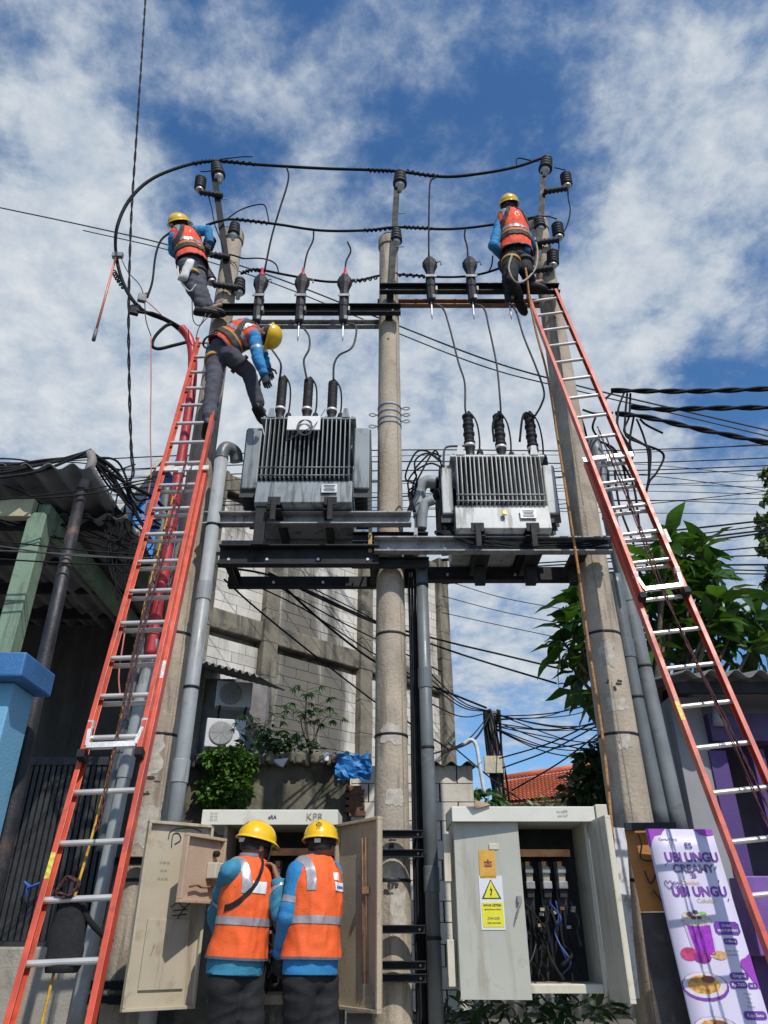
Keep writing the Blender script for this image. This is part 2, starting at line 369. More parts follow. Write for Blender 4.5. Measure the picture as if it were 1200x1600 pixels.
# surge arresters on brackets
def arrester(px, py, side, label, D=PY - .2, rot=0.0):
    c = P(px, py, D); t = thing('surge_arrester', label, 'arrester', c, 'surge arresters')
    u = V((math.sin(rot), 0, math.cos(rot)))
    prof = [(.05, 0)]
    for i in range(5): prof += [(.062, .01 + i * .045), (.075, .022 + i * .045), (.058, .04 + i * .045)]
    prof += [(.04, .245), (.012, .25), (.012, .29)]
    m = MB(); m.lathe(c, u, prof, 14); m.build('housing', polym, t)
    m = MB(); m.lathe(c - u * .03, u, [(.045, 0), (.052, .01), (.052, .032)], 12); m.build('base_clamp', alu, t)
    e = c - u * .05 + V((side * .30, .04, -.02))
    m = MB(); pts = [(c - u * .05) + (e - (c - u * .05)) * (i / 12) for i in range(13)]
    m.tube(pts, [.03 + .016 * (i % 2) for i in range(13)], 10); m.build('bracket_insulator', polym, t)
    return t
arrester(312, 296, 1, 'boxy black surge arrester left of the left strut', rot=-.05)
arrester(322, 392, 1, 'black surge arrester beside the topmost worker on the left pole', rot=.15)
arrester(330, 440, 1, 'black surge arrester hanging left of the left pole above the crossarm', rot=-.5)
arrester(886, 290, -1, 'black surge arrester right of the strut on the right pole', rot=.02)
arrester(873, 370, -1, 'middle black surge arrester right of the right pole', rot=.02)
arrester(864, 414, -1, 'lowest black surge arrester right of the right pole', rot=.1)

# ================================================================ crossarms
def crossarm(a, b_, D, h, w, mat, label, flip=False):
    p0 = P(*a, D); p1 = P(*b_, D); p1.z = p0.z = (p0.z + p1.z) / 2
    t = thing('crossarm', label, 'crossarm', p0, 'crossarms')
    m = MB(); m.channel(p0, p1, w, h, .009, flip); m.build('channel', mat, t)
    for f in (.04, .5, .96):
        c = p0.lerp(p1, f); m = MB(); m.tube([c + V((0, -.03, 0)), c + V((0, .03, 0))], .012, 6); m.build('bolt', steel, t)
    return p0, p1
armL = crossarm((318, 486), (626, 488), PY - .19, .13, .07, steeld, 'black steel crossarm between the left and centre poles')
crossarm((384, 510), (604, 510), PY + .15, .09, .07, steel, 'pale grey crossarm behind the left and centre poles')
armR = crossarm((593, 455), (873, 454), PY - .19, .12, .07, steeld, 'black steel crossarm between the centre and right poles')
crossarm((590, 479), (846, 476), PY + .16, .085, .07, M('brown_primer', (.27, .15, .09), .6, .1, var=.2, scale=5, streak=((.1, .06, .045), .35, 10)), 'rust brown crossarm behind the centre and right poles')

# fuse cutouts
redcap = M('red_cap', (.45, .02, .04), .45, var=.15)
def cutout(px, ptop, pbot, D, label, cap, group):
    a = P(px, ptop, D); bt = P(px, pbot, D); bt.x = a.x; L = a.z - bt.z
    t = thing('fuse_cutout', label, 'fuse cutout', bt, group)
    m = MB()
    m.loft([(bt + Z * (L * f), X, Y, ra, rb) for f, ra, rb in ((0, .035, .04), (.03, .05, .055), (.28, .055, .06), (.30, .045, .05), (.33, .056, .06), (.62, .056, .06), (.64, .05, .055), (.70, .06, .06), (.80, .088, .075), (.90, .088, .075), (.985, .045, .05), (1, .02, .02))], 8)
    m.sm = [False] * len(m.sm)
    m.build('housing', polym, t)
    m = MB()
    for i in range(5): m.lathe(bt + Z * (L * (.32 + .06 * i)) + V((0, .065, 0)), Z, [(.03, 0), (.05, .008), (.03, .016)], 12)
    m.build('shed', polym, t)
    m = MB(); m.tube([bt + Z * .04, bt - Z * .05, bt - Z * .20, bt - Z * .27], [.011, .011, .013, .004], 8); m.build('fuse_tail', alu, t)
    m = MB(); m.box(bt + Z * .04 + V((.03, -.045, 0)), (.035, .03, .05)); m.build('hinge', steel, t)
    m = MB(); m.beam(bt + Z * (L * .5) + V((0, .06, 0)), bt + Z * (L * .5) + V((0, .16, 0)), .03, .03); m.build('bracket', steel, t); m = MB(); m.box(bt + Z * (L * .5) + V((0, -.064, 0)), (.135, .012, .035)); m.build('clamp_band', steel, t); m = MB(); m.box(bt + Z * (L * .24) + V((.062, -.02, 0)), (.02, .07, .06)); m.build('contact', steel, t); m = MB(); m.tube([bt + Z * (L * .86) + V((.07, -.03, 0)), bt + Z * (L * .86) + V((.13, -.03, .02)), bt + Z * (L * .80) + V((.13, -.03, 0))], .008, 6); m.build('hook', steel, t)
    if cap:
        m = MB(); m.lathe(bt + Z * L * .94, Z, [(.05, 0), (.04, .06), (.018, .10), (.014, .17)], 12); m.build('cap', redcap, t)
    return bt, a
G1 = 'fuse cutouts on the left crossarm'; G2 = 'fuse cutouts on the right crossarm'
for px, lb in ((409, 'red capped black fuse cutout nearest the left pole'), (473, 'middle red capped black fuse cutout on the left crossarm'), (539, 'red capped black fuse cutout nearest the centre pole')):
    cutout(px, 431, 505, PY - .28, lb, True, G1)
for px, lb in ((671, 'black fuse cutout nearest the centre pole on the right crossarm'), (733, 'middle black fuse cutout on the right crossarm'), (788, 'black fuse cutout beside the legs of the worker on the right pole')):
    cutout(px, 404, 472, PY - .28, lb, False, G2)

# ================================================================ cables
def wire(name, pts, r, label, cat='cable', group=None, mat=None, n=6, seg=8, kind=None):
    q = catmull(pts, seg); m = MB(); m.tube(q, r, n); o = m.build(name, mat or cable); return tag(o, label, cat, group, kind)
def helix(pts, R_, turns, r, name, mat, parent):
    q = catmull(pts, 12); k = len(q); out = []
    d, s, u = frame(q[-1] - q[0])
    for i in range(k * 3 - 2):
        f = i / 3; j = min(int(f), k - 2); p = q[j].lerp(q[j + 1], f - j); a = 2 * math.pi * turns * i / (3 * k - 3)
        out.append(p + (s * math.cos(a) + u * math.sin(a)) * R_)
    m = MB(); m.tube(out, r, 5); return m.build(name, mat, parent)
CD = PY - .14
def pts(seq, D=CD): return [P(x, y, D if len(z) == 0 else z[0]) for x, y, *z in seq]
top = wire('overhead_cable', pts([(286, 520, 6.1), (262, 502, 6.0), (222, 484, 5.95), (196, 450, 5.95), (182, 402, 5.95), (183, 355, 5.98), (204, 310, 6.02), (242, 277, 6.08), (300, 256, 6.2), (340, 252), (400, 257), (500, 263), (612, 267), (690, 276), (745, 272), (805, 261), (850, 246)]), .021, 'thick top cable looping from the red conduit over the three pole tops', 'cable')
mid = wire('overhead_cable', pts([(322, 352, 6.2), (345, 345, 6.2), (366, 343), (430, 350), (500, 360), (570, 360), (622, 355), (700, 358), (770, 351), (842, 338)]), .018, 'middle overhead cable running level with the pole tops', 'cable')
low = wire('overhead_cable', pts([(376, 428), (400, 421), (450, 430), (510, 440), (560, 438), (608, 429, 6.5), (700, 433), (752, 428), (800, 412)]), .015, 'lowest overhead cable passing behind the fuse cutouts', 'cable')
for par, seqs in ((top, [[(302, 256, 6.2), (322, 252, 6.25), (338, 252)], [(345, 252), (370, 254), (400, 257)], [(575, 266), (595, 267), (614, 267)], [(636, 268), (660, 273), (684, 275)], [(178, 425, 5.95), (184, 436, 5.95), (194, 450, 5.95)]]),
                  (mid, [[(370, 343), (395, 346), (420, 349)], [(570, 360), (590, 359), (612, 356)], [(632, 355), (652, 356), (675, 357)]]),
                  (low, [[(380, 426), (395, 422), (415, 423)], [(545, 439), (565, 438), (590, 433)], [(618, 429), (650, 431), (672, 433)]])):
    for s_ in seqs: helix(pts(s_), .024 if par is top else .02, 6, .009, 'preformed_tie', black, par)
EX = [([(343, 249), (360, 247), (378, 245), (395, 245)], .008, 'short tail wire curling above the left strut insulator'),
      ([(448, 262), (451, 274), (448, 292), (436, 330), (424, 372), (414, 420, 6.14)], .012, 'drop wire from the top cable to the first red capped cutout'),
      ([(490, 362), (489, 376), (480, 396), (474, 424, 6.14)], .011, 'drop wire from the middle cable to the second red capped cutout'),
      ([(543, 378), (548, 392), (541, 408), (539, 424, 6.14)], .011, 'short drop wire above the third red capped cutout'),
      ([(680, 277), (673, 283), (671, 300), (670, 350), (670, 400, 6.14)], .012, 'drop wire from the top cable to the first bare black cutout'),
      ([(727, 358), (726, 370), (730, 386), (731, 402, 6.14)], .011, 'drop wire from the middle cable to the middle bare cutout'),
      ([(770, 400), (768, 415), (764, 424)], .009, 'short wire hanging left of the worker on the right pole'),
      ([(313, 268), (322, 268), (334, 266)], .008, 'jumper wire from the left strut arrester to its insulator'),
      ([(324, 300), (330, 322), (336, 352), (346, 378), (352, 402)], .008, 'thin jumper wire hanging from the left strut arrester'),
      ([(355, 342), (372, 330), (392, 322), (412, 320), (418, 335), (420, 348)], .009, 'arched jumper wire above the left pole top'),
      ([(380, 404), (410, 404), (430, 412), (436, 428)], .009, 'bent jumper wire right of the left pole'),
      ([(866, 262), (876, 264), (884, 266)], .008, 'jumper wire from the right strut insulator to its arrester'),
      ([(887, 292), (888, 310), (891, 330), (886, 352), (876, 370)], .009, 'wavy jumper wire right of the right pole'),
      ([(873, 374), (873, 390), (868, 410)], .008, 'short jumper wire between the two lower arresters on the right pole'),
      ([(808, 262), (807, 250), (812, 247), (826, 250), (842, 252)], .009, 'bent tail wire left of the right strut insulator'),
      ([(820, 346), (850, 338), (870, 342)], .009, 'jumper wire passing the top of the right pole')]
for sq, r, lb in EX: wire('jumper_wire', pts(sq), r, lb, 'wire', 'jumper wires around the pole tops')
HV = [([(418, 538, 6.1), (432, 556, 6.05), (439, 570, 6.05), (437, 592, 6.15)], 'grey lead down to the left bushing of the grey transformer'),
      ([(474, 512, 6.12), (483, 526, 6.1), (483, 545, 6.08), (475, 562, 6.1), (477, 580, 6.12), (480, 594, 6.15)], 'wavy grey lead down to the middle bushing of the grey transformer'),
      ([(542, 505, 6.12), (556, 510, 6.1), (555, 530, 6.08), (548, 545, 6.06), (530, 555, 6.08), (522, 570, 6.1), (521, 594, 6.15)], 'kinked grey lead down to the right bushing of the grey transformer'),
      ([(676, 474, 6.12), (692, 482, 6.1), (702, 510, 6.08), (716, 565, 6.1), (726, 598, 6.12), (727, 640, 6.15), (732, 652, 6.2)], 'long grey lead down to the left bushing of the white transformer'),
      ([(738, 474, 6.12), (756, 482, 6.1), (764, 512, 6.08), (776, 570, 6.1), (781, 620, 6.12), (783, 652, 6.2)], 'long grey lead down to the middle bushing of the white transformer'),
      ([(793, 474, 6.12), (806, 486, 6.1), (818, 525, 6.08), (838, 575, 6.1), (850, 612, 6.12), (846, 632, 6.14), (836, 650, 6.2)], 'long grey lead down to the right bushing of the white transformer')]
for sq, lb in HV: wire('transformer_lead', pts(sq), .0115, lb, 'wire', 'leads from the cutouts to the transformers', cgrey)

# ================================================================ transformers
def transformer(name, label, front, x0, x1, ytop, ybot, yfin0, yfin1, paint, nf, bush, sidew, white):
    # front: distance of the fin edges; pixel columns and rows give its size
    a = P(x0, ybot, front); b_ = P(x1, ybot, front); zb = a.z; zt = P(x0, ytop, front).z
    zf0 = P(x0, yfin0, front).z; zf1 = P(x0, yfin1, front).z
    cx = (a.x + b_.x) / 2; w = b_.x - a.x; dep = .92; cy = front + dep / 2
    t = thing(name, label, 'transformer', (cx, cy, zb))
    und = M('tank_underside', (.05, .05, .052), .7, var=.2)
    m = MB(); fd = .29
    m.box((cx, cy, (zb + .06 + zt) / 2), (w * .93, dep - 2 * fd, zt - zb - .07)); tank = m.build('tank', paint, t, bevel=.008)
    m = MB()                                                     # sloped skirt below the fins
    m.loft([], 4) if False else None
    zs = zf1
    m.extr((cx - w * .49, 0, 0), (cx + w * .49, 0, 0), [(front + .04, zs - .012), (front + .02, zb + .05), (front + .07, zb + .02), (front + dep - .06, zb + .02), (front + dep - .02, zb + .05), (front + dep - .04, zs - .012)], Y, Z)
    m.build('tank_base', paint, t, bevel=.006)
    m = MB(); m.box((cx, cy, zt + .012), (w * 1.02, dep * .94, .024)); m.box((cx, cy, zt + .036), (w * .96, dep * .86, .024)); m.build('lid', paint, t, bevel=.004)
    m = MB()
    for i in range(11):
        for yy in (cy - dep * .455, cy + dep * .455): m.lathe((cx + (i - 5) * w * .095, yy, zt + .022), Z, [(.013, 0), (.013, .016)], 6)
    m.build('lid_bolts', steel, t)['kind'] = 'stuff'
    # cooling fins: each one a folded plate
    fx = MB(); h = zf0 - zf1
    fx.box((0, .0, 0), (.008, fd, h)); fx.lathe((0, -fd / 2, -h / 2), Z, [(.005, 0), (.0065, .01), (.0065, h - .01), (.005, h)], 8)
    me = fx.mesh('fin', paint)
    for i in range(nf):
        for back in (0, 1):
            o = bpy.data.objects.new('cooling_fin', me); COL.objects.link(o); o.parent = t
            xx = -w * .47 + w * .94 * (i + .5) / nf + random.uniform(-.002, .002)
            yy = front + fd / 2 + .012 if not back else front + dep - fd / 2 - .012
            o.location = (xx, yy - cy, (zf0 + zf1) / 2 - zb)
            if back: o.rotation_euler = (0, 0, math.pi)
    m = MB()
    for zz in (zf1 + h * .04, zf1 + h * .17): m.tube([(cx - w * .47, front + .004, zz), (cx + w * .47, front + .004, zz)], .006, 6)
    m.build('fin_tie_bar', paint, t)
    # side radiators
    for sgn in (-1, 1):
        xs = cx + sgn * (w / 2 + sidew / 2 - .012); y0 = front + .10; y1 = front + dep - .1
        m = MB(); m.box((xs, (y0 + y1) / 2, (zf0 + zf1 - .1) / 2), (sidew * .9, y1 - y0, zf0 - zf1 + .02)); m.build('side_radiator', paint, t, bevel=.012)
        m = MB()
        for i in range(9): m.box((xs + sgn * .01, y0 + (y1 - y0) * (i + .5) / 9, (zf0 + zf1 - .1) / 2 - .04), (sidew * .95, .012, zf0 - zf1 + .1))
        m.build('side_radiator_fin', und, t)
    # feet and base channels
    for k in (-1, 1):
        m = MB(); xx = cx + k * w * .28
        m.channel((xx, front - .03, zb - .02), (xx, front + dep + .03, zb - .02), .07, .07, .008, k > 0); m.build('base_channel', steeld, t)
        m = MB(); m.box((xx, front - .035, zb + .03), (.12, .014, .09)); m.box((xx, front - .045, zb - .06), (.05, .03, .24)); m.build('clamp', steeld, t, bevel=.004)
    for k in (-1, 1):
        m = MB(); m.plate([(cx + k * w * .40 - .04, front + .02, zt + .02), (cx + k * w * .40 + .04, front + .02, zt + .02), (cx + k * w * .40 + .02, front + .02, zt + .13), (cx + k * w * .40 - .02, front + .02, zt + .13)], .014); m.build('lifting_lug', paint, t)
    m = MB(); m.box((cx + w * .26, front + .010, (zf1 + zb) / 2 + .04), (.15, .008, .095)); pl_ = m.build('rating_plate', alu, t)
    for i in range(5): m = MB(); m.box((cx + w * .26, front + .0045, (zf1 + zb) / 2 + .07 - .015 * i), (.11 - .012 * (i % 3), .003, .004)); m.build('plate_text', black, pl_)
    m = MB(); m.lathe((cx - w * .30, cy - .1, zt + .048), Z, [(.035, 0), (.035, .05), (.045, .055), (.045, .08), (.02, .09)], 12); m.build('filler_cap', paint, t)
    # bushings
    for (bx, by0, by1, ribs, D) in bush:
        p0 = P(bx, by1, D); p0.z = zt + .048; top_ = P(bx, by0, D); H = top_.z - p0.z
        br = MB()
        br.lathe(p0, Z, [(.06, 0), (.06, .03), (.045, .04), (.045, H * .28), (.052, H * .3), (.052, H * .36), (.035, H * .38)], 16, 0)
        bo = br.build('bushing', [polym], t)
        m = MB(); pr_ = [(.035, 0)]; hh = H * .60; k = 7
        for i in range(k):
            e = .052 if not ribs else (.06 if i % 2 == 0 else .052)
            z0 = hh * i / k; pr_ += [(.044 if ribs else .05, z0), (e, z0 + hh * .3 / k), (e, z0 + hh * .7 / k), (.044 if ribs else .05, z0 + hh * .98 / k)]
        pr_ += [(.03, hh), (.014, hh + .01)]
        m.lathe(p0 + Z * (H * .37), Z, pr_, 16); m.build('boot', black, bo)
        m = MB(); m.lathe(p0 + Z * (H * .33), Z, [(.056, 0), (.058, .01), (.058, .03), (.05, .034)], 16); m.build('band', M('zinc_white'), bo)
        m = MB(); m.tube(catmull([p0 + V((.07, -.02, .03)), p0 + V((.10, -.03, H * .4)), p0 + V((.085, -.02, H * .8)), p0 + V((.02, 0, H * 1.03)), p0 + V((0, 0, H))], 6), .009, 6); m.build('lead_loop', cable, bo)
        m = MB(); m.lathe(p0 + V((.095, -.03, .0)), Z, [(.02, 0), (.036, .02), (.03, .05), (.038, .07), (.03, .1), (.036, .12), (.026, .16), (.01, .18)], 12); m.build('arrester', black, bo)
    return t, (cx, cy, zb, zt, w, dep)
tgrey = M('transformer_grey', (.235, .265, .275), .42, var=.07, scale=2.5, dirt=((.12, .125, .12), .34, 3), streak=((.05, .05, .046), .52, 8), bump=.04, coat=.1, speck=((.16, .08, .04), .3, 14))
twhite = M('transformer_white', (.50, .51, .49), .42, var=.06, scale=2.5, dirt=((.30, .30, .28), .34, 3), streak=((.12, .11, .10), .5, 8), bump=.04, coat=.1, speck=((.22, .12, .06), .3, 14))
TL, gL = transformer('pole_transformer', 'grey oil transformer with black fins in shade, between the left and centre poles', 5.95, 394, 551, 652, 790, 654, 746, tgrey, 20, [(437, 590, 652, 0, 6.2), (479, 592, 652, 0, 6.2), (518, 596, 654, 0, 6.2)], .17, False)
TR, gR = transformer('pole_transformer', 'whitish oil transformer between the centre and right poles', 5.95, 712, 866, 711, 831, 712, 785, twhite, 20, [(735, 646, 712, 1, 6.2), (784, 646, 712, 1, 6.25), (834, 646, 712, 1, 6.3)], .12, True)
# nameplate board with wires on the grey transformer
m = MB(); a = P(450, 651, 5.90); c = P(500, 672, 5.90); m.box(((a.x + c.x) / 2, 5.90, (a.z + c.z) / 2), (c.x - a.x, .02, a.z - c.z)); m.build('name_board', M('white_board', (.72, .72, .70), .5, var=.05, dirt=((.5, .5, .48), .2, 8)), TL)
m = MB(); q = [P(445, 690, 5.86)]
for i in range(26): an = i * .75; q.append(P(474 + 11 * math.cos(an) + i * .2, 668 + 12 * math.sin(an), 5.865))
q.append(P(508, 640, 5.95)); m.tube(catmull(q, 4), .004, 5); m.build('coiled_lead', cgrey, TL)
m = MB(); m.box(P(788, 801, 5.945), (.035, .02, .045)); m.build('drain_valve', M('brass', (.5, .4, .12), .4, .6), TR)
wire('earth_wire', pts([(693, 730, 6.0), (694, 705, 6.0), (700, 698, 6.02), (720, 697, 6.05), (738, 696, 6.1)], 6), .011, 'grey earth wire bent over the left corner of the white transformer', 'wire', None, cgrey)
wire('low_voltage_lead', pts([(772, 690, 6.1), (770, 665, 6.1), (776, 648, 6.12), (784, 650, 6.2)]), .012, 'black lead looping beside the middle bushing of the white transformer', 'cable')
wire('low_voltage_lead', pts([(812, 690, 6.1), (816, 655, 6.1), (822, 645, 6.12), (834, 652, 6.25)]), .012, 'black lead looping beside the right bushing of the white transformer', 'cable')

# ================================================================ platform beams
def channel_beam(name, p0, p1, w, h, mat, label, flip=False, group='platform beams under the transformers', plates=()):
    t = thing(name, label, 'beam', p0, group)
    m = MB(); m.channel(p0, p1, w, h, .012, flip); m.build('channel', mat, t)
    for f in plates:
        c = V(p0).lerp(V(p1), f); m = MB(); m.box(c + V((0, -.008 if not flip else .008, 0)), (.10, .012, h * .96)); m.build('splice_plate', steel, t)
    for f in (.06, .3, .62, .93):
        c = V(p0).lerp(V(p1), f); m = MB(); m.tube([c + V((0, -.02, -.02)), c + V((0, .02, -.02))], .014, 6); m.build('bolt', alu, t)
    return t
zL = gL[2] - .06
def xat(px, py, D): return P(px, py, D).x
channel_beam('platform_beam', V((xat(322, 800, 6.15), 6.15, zL)), V((xat(642, 800, 6.15), 6.15, zL)), .09, .13, steel, 'front beam under the grey transformer, galvanised', False, plates=(.22, .84))
channel_beam('platform_beam', V((xat(322, 800, 6.15), 6.66, zL)), V((xat(622, 800, 6.15), 6.66, zL)), .09, .13, steel, 'rear beam under the grey transformer', True, plates=(.1, .9))
z2 = P(450, 872, 6.15).z
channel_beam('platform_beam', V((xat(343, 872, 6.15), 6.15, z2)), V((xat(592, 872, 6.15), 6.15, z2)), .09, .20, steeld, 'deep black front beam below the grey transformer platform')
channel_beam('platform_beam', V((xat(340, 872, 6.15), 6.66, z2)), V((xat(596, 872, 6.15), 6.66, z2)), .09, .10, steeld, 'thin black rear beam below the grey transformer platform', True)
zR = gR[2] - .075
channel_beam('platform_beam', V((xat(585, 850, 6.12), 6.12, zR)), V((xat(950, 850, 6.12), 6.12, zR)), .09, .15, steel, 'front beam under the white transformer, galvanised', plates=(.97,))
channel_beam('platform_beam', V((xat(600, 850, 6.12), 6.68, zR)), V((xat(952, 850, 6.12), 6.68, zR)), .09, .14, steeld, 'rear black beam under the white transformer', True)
for px, D, lb in ((748, 6.4, 'left'), (826, 6.4, 'middle'), (894, 6.4, 'right')):
    c = P(px, 872, D); m = MB(); m.box((c.x, D, zR - .16), (.10, .10, .17)); m.box((c.x, D - .04, zR - .05), (.15, .5, .035)); o = m.build('hanger_bracket', steeld, bevel=.006)
    tag(o, lb + ' black hanger bracket under the beam of the white transformer', 'bracket', 'hanger brackets')
# cross pieces joining front and rear beams
for px, z_, lb in ((352, z2, 'left'), (578, z2, 'right')):
    m = MB(); c = xat(px, 872, 6.15); m.channel((c, 6.16, z_ - .02), (c, 6.66, z_ - .02), .06, .12, .01); tag(m.build('cross_piece', steeld), lb + ' steel cross piece of the lower black frame', 'beam', 'cross pieces')
m = MB(); c = xat(424, 815, 6.05); m.channel((c - .05, 6.03, zL - .32), (c - .05, 6.03, zL + .12), .1, .05, .01, up=Y); tag(m.build('hanger_plate', steeld, bevel=.004), 'black upright plate clamped to the front beam below the grey transformer', 'bracket')
# clamp box round the centre pole
t = thing('pole_clamp', 'boxy galvanised clamp frame around the centre pole under the transformers', 'clamp', (.06, PY, zR))
for zz, hh, mt in ((zL - .16, .10, steeld), (zR - .13, .10, steeld)):
    for yy in (6.2, 6.6):
        m = MB(); m.channel((-.30, yy, zz), (.42, yy, zz), .05, hh, .008, yy > 6.4); m.build('clamp_bar', mt, t)
for xx in (-.13, .30):
    m = MB(); m.tube([(xx, 6.10, zL - .16), (xx, 6.72, zL - .16)], .010, 6); m.build('tie_rod', steel, t)
    m = MB(); m.box((xx, 6.14, (zL + zR) / 2 - .06), (.035, .02, .26)); m.build('spacer', steel if xx > 0 else M('ochre_wood', (.42, .26, .09), .7), t)
# bands and hooks on the centre pole
t = thing('pole_bands', 'cluster of steel bands with hooks on the centre pole', 'bands', (.06, PY, P(607, 650, PY).z))
for py in (640, 650, 660, 668):
    c = P(607, py, PY); c, rr = pole_at('C', c.z); m = MB(); m.lathe(c, Z, [(rr + .001, -.016), (rr + .006, -.014), (rr + .006, .014), (rr + .001, .016)], 26); m.build('band', steel, t)
    for s in {640: (1,), 650: (-1, 1), 660: (1,), 668: (-1,)}[py]:
        m = MB(); e = c + V((s * (rr + .005), -.02, 0)); m.tube(catmull([e, e + V((s * .06, 0, .02)), e + V((s * .09, 0, 0)), e + V((s * .05, 0, -.02)), e], 5), .007, 6); m.build('hook', steel, t)
# mounting rails low on the centre pole
for py, lb in ((1304, 'topmost'), (1334, 'second'), (1452, 'third'), (1508, 'fourth'), (1528, 'lowest')):
    c = P(622, py, 6.2); m = MB(); m.channel((-.10, 6.20, c.z), (.30, 6.20, c.z), .05, .055, .007)
    t = thing('mounting_rail', lb + ' steel rail clamped low on the centre pole', 'rail', (.1, 6.2, c.z), 'rails low on the centre pole'); m.build('channel', steeld, t)
    m = MB(); m.tube([(.26, 6.17, c.z), (.26, 6.5, c.z)], .009, 6); m.build('threaded_rod', steel, t)
for py, lb in ((1345, 'upper'), (1540, 'lower'), (1562, 'lowest')):
    c = P(200, py, 6.15); m = MB(); m.channel((-2.15, 6.2, c.z), (-1.45, 6.2, c.z), .05, .06, .007); tag(m.build('mounting_rail', steeld), lb + ' steel rail low on the left pole behind the ladder', 'rail', 'rails low on the left pole')

# ================================================================ conduits
def conduit(name, p, r, mat, label, joints=(), straps=(), n=18):
    t = thing(name, label, 'pipe', p[0]); m = MB(); q = catmull(p, 10) if len(p) > 2 else p; m.tube(q, r, n); m.build('pipe', mat, t)
    for f in joints:
        i = int(f * (len(q) - 1)); i = min(i, len(q) - 2); c = V(q[i]).lerp(V(q[i + 1]), f * (len(q) - 1) - i); d = (V(q[i + 1]) - V(q[i])).normalized()
        m = MB(); m.lathe(c, d, [(r, -.09), (r + .007, -.085), (r + .007, .085), (r, .09)], n, smooth=False); m.build('coupling', mat, t)
    for f in straps:
        i = int(f * (len(q) - 1)); i = min(i, len(q) - 2); c = V(q[i]).lerp(V(q[i + 1]), f * (len(q) - 1) - i); d = (V(q[i + 1]) - V(q[i])).normalized()
        m = MB(); m.lathe(c, d, [(r, -.012), (r + .006, -.01), (r + .006, .01), (r, .012)], n); m.build('strap', steeld, t)
    return t
x = xat(309, 1000, 6.1); zt_ = P(355, 715, 6.1).z
conduit('grey_conduit', [V((x, 6.1, .1)), V((x, 6.1, zt_))], .062, pvc, 'light grey conduit beside the left pole ending in an elbow under the grey transformer', (.42, .72), (.3, .55, .85))
conduit('conduit_elbow', [V((x, 6.1, zt_ - .02)), V((x, 6.1, zt_ + .06)), V((x + .03, 6.13, zt_ + .14)), V((x + .10, 6.2, zt_ + .13)), V((x + .12, 6.24, zt_ + .04))], .066, pvcd, 'dark hooked elbow on top of the light grey conduit')
xc = .37; zc = P(648, 772, 6.25).z
conduit('grey_conduit', [V((xc, 6.28, .05)), V((xc - .02, 6.28, zc))], .055, pvcd, 'dark grey conduit right of the centre pole', (.3, .62), (.22, .5, .8))
conduit('conduit_elbow', [V((xc - .02, 6.28, zc - .25)), V((xc - .02, 6.28, zc)), V((xc + .0, 6.27, zc + .10)), V((xc + .06, 6.26, zc + .15)), V((xc + .16, 6.25, zc + .13))], .064, pvc, 'pale grey elbow at the top of the conduit beside the white transformer')
conduit('conduit_elbow', [V((xc - .01, 6.2, zc - .42)), V((xc, 6.18, zc - .28)), V((xc + .03, 6.17, zc - .16)), V((xc + .11, 6.16, zc - .12))], .05, pvc, 'lower pale grey elbow spilling thin cables beside the centre pole')
for i in range(6):
    o_ = i * .022
    wire('low_voltage_cable', [V((xc + .10, 6.22 + o_, zc + .16 - o_ * .6)), V((xc + .22, 6.2 + o_, zc + .10 - o_)), V((xc + .34, 6.15 + o_, zc - .06 - o_)), V((xc + .42, 6.12 + o_, zc - .32 - o_))], .016, 'thick black cable fanning from the pale elbow to the white transformer', 'cable', 'thick cables entering the white transformer')
random.seed(5)
for i in range(9):
    dx = random.uniform(-.02, .04); q = [V((xc + .10, 6.17, zc - .12)), V((xc + .16 + dx, 6.1 + random.uniform(-.05, .05), zc - .12 + random.uniform(-.03, .08))), V((xc + .16 + random.uniform(-.05, .16), 6.12, zc - .5)), V((xc + .10 + random.uniform(0, .2), 6.1, zR + .16)), V((xc + .5 + random.uniform(-.1, .3), 6.05, zR + random.uniform(0, .06))), V((xc + 1.1 + random.uniform(-.3, .3), 6.06, zR - .02 + random.uniform(-.04, .04))), V((xc + 1.75, 6.1, zR + random.uniform(-.02, .08)))]
    wire('service_cable', q, .009, 'thin black cable drooping from the lower elbow along the beam of the white transformer', 'cable', 'thin cables along the right beam')
for i in range(5):
    q = [P(690, 720, 6.0) + V((0, 0, random.uniform(-.08, .05))), P(random.uniform(662, 682), random.uniform(694, 730), 5.98), P(random.uniform(646, 662), random.uniform(705, 748), 6.0), P(random.uniform(630, 652), random.uniform(715, 760), 6.05), P(random.uniform(628, 650), random.uniform(755, 785), 6.1), P(random.uniform(636, 650), 800, 6.12)]
    wire('service_cable', q, .009, 'thin black cable arching from the white transformer towards the centre pole', 'cable', 'thin cables arching left of the white transformer')
for i in range(4):
    q = [V((.24 + i * .025, 6.33 + .02 * i, .3)), V((.235 + i * .022, 6.36, 2.)), V((.24 + i * .02, 6.36, 3.2)), V((.235 + i * .03, 6.34, zR - .1))]
    wire('service_cable', q, .012, 'black cable running straight down between the centre pole and its conduit', 'cable', 'cables down the right side of the centre pole')
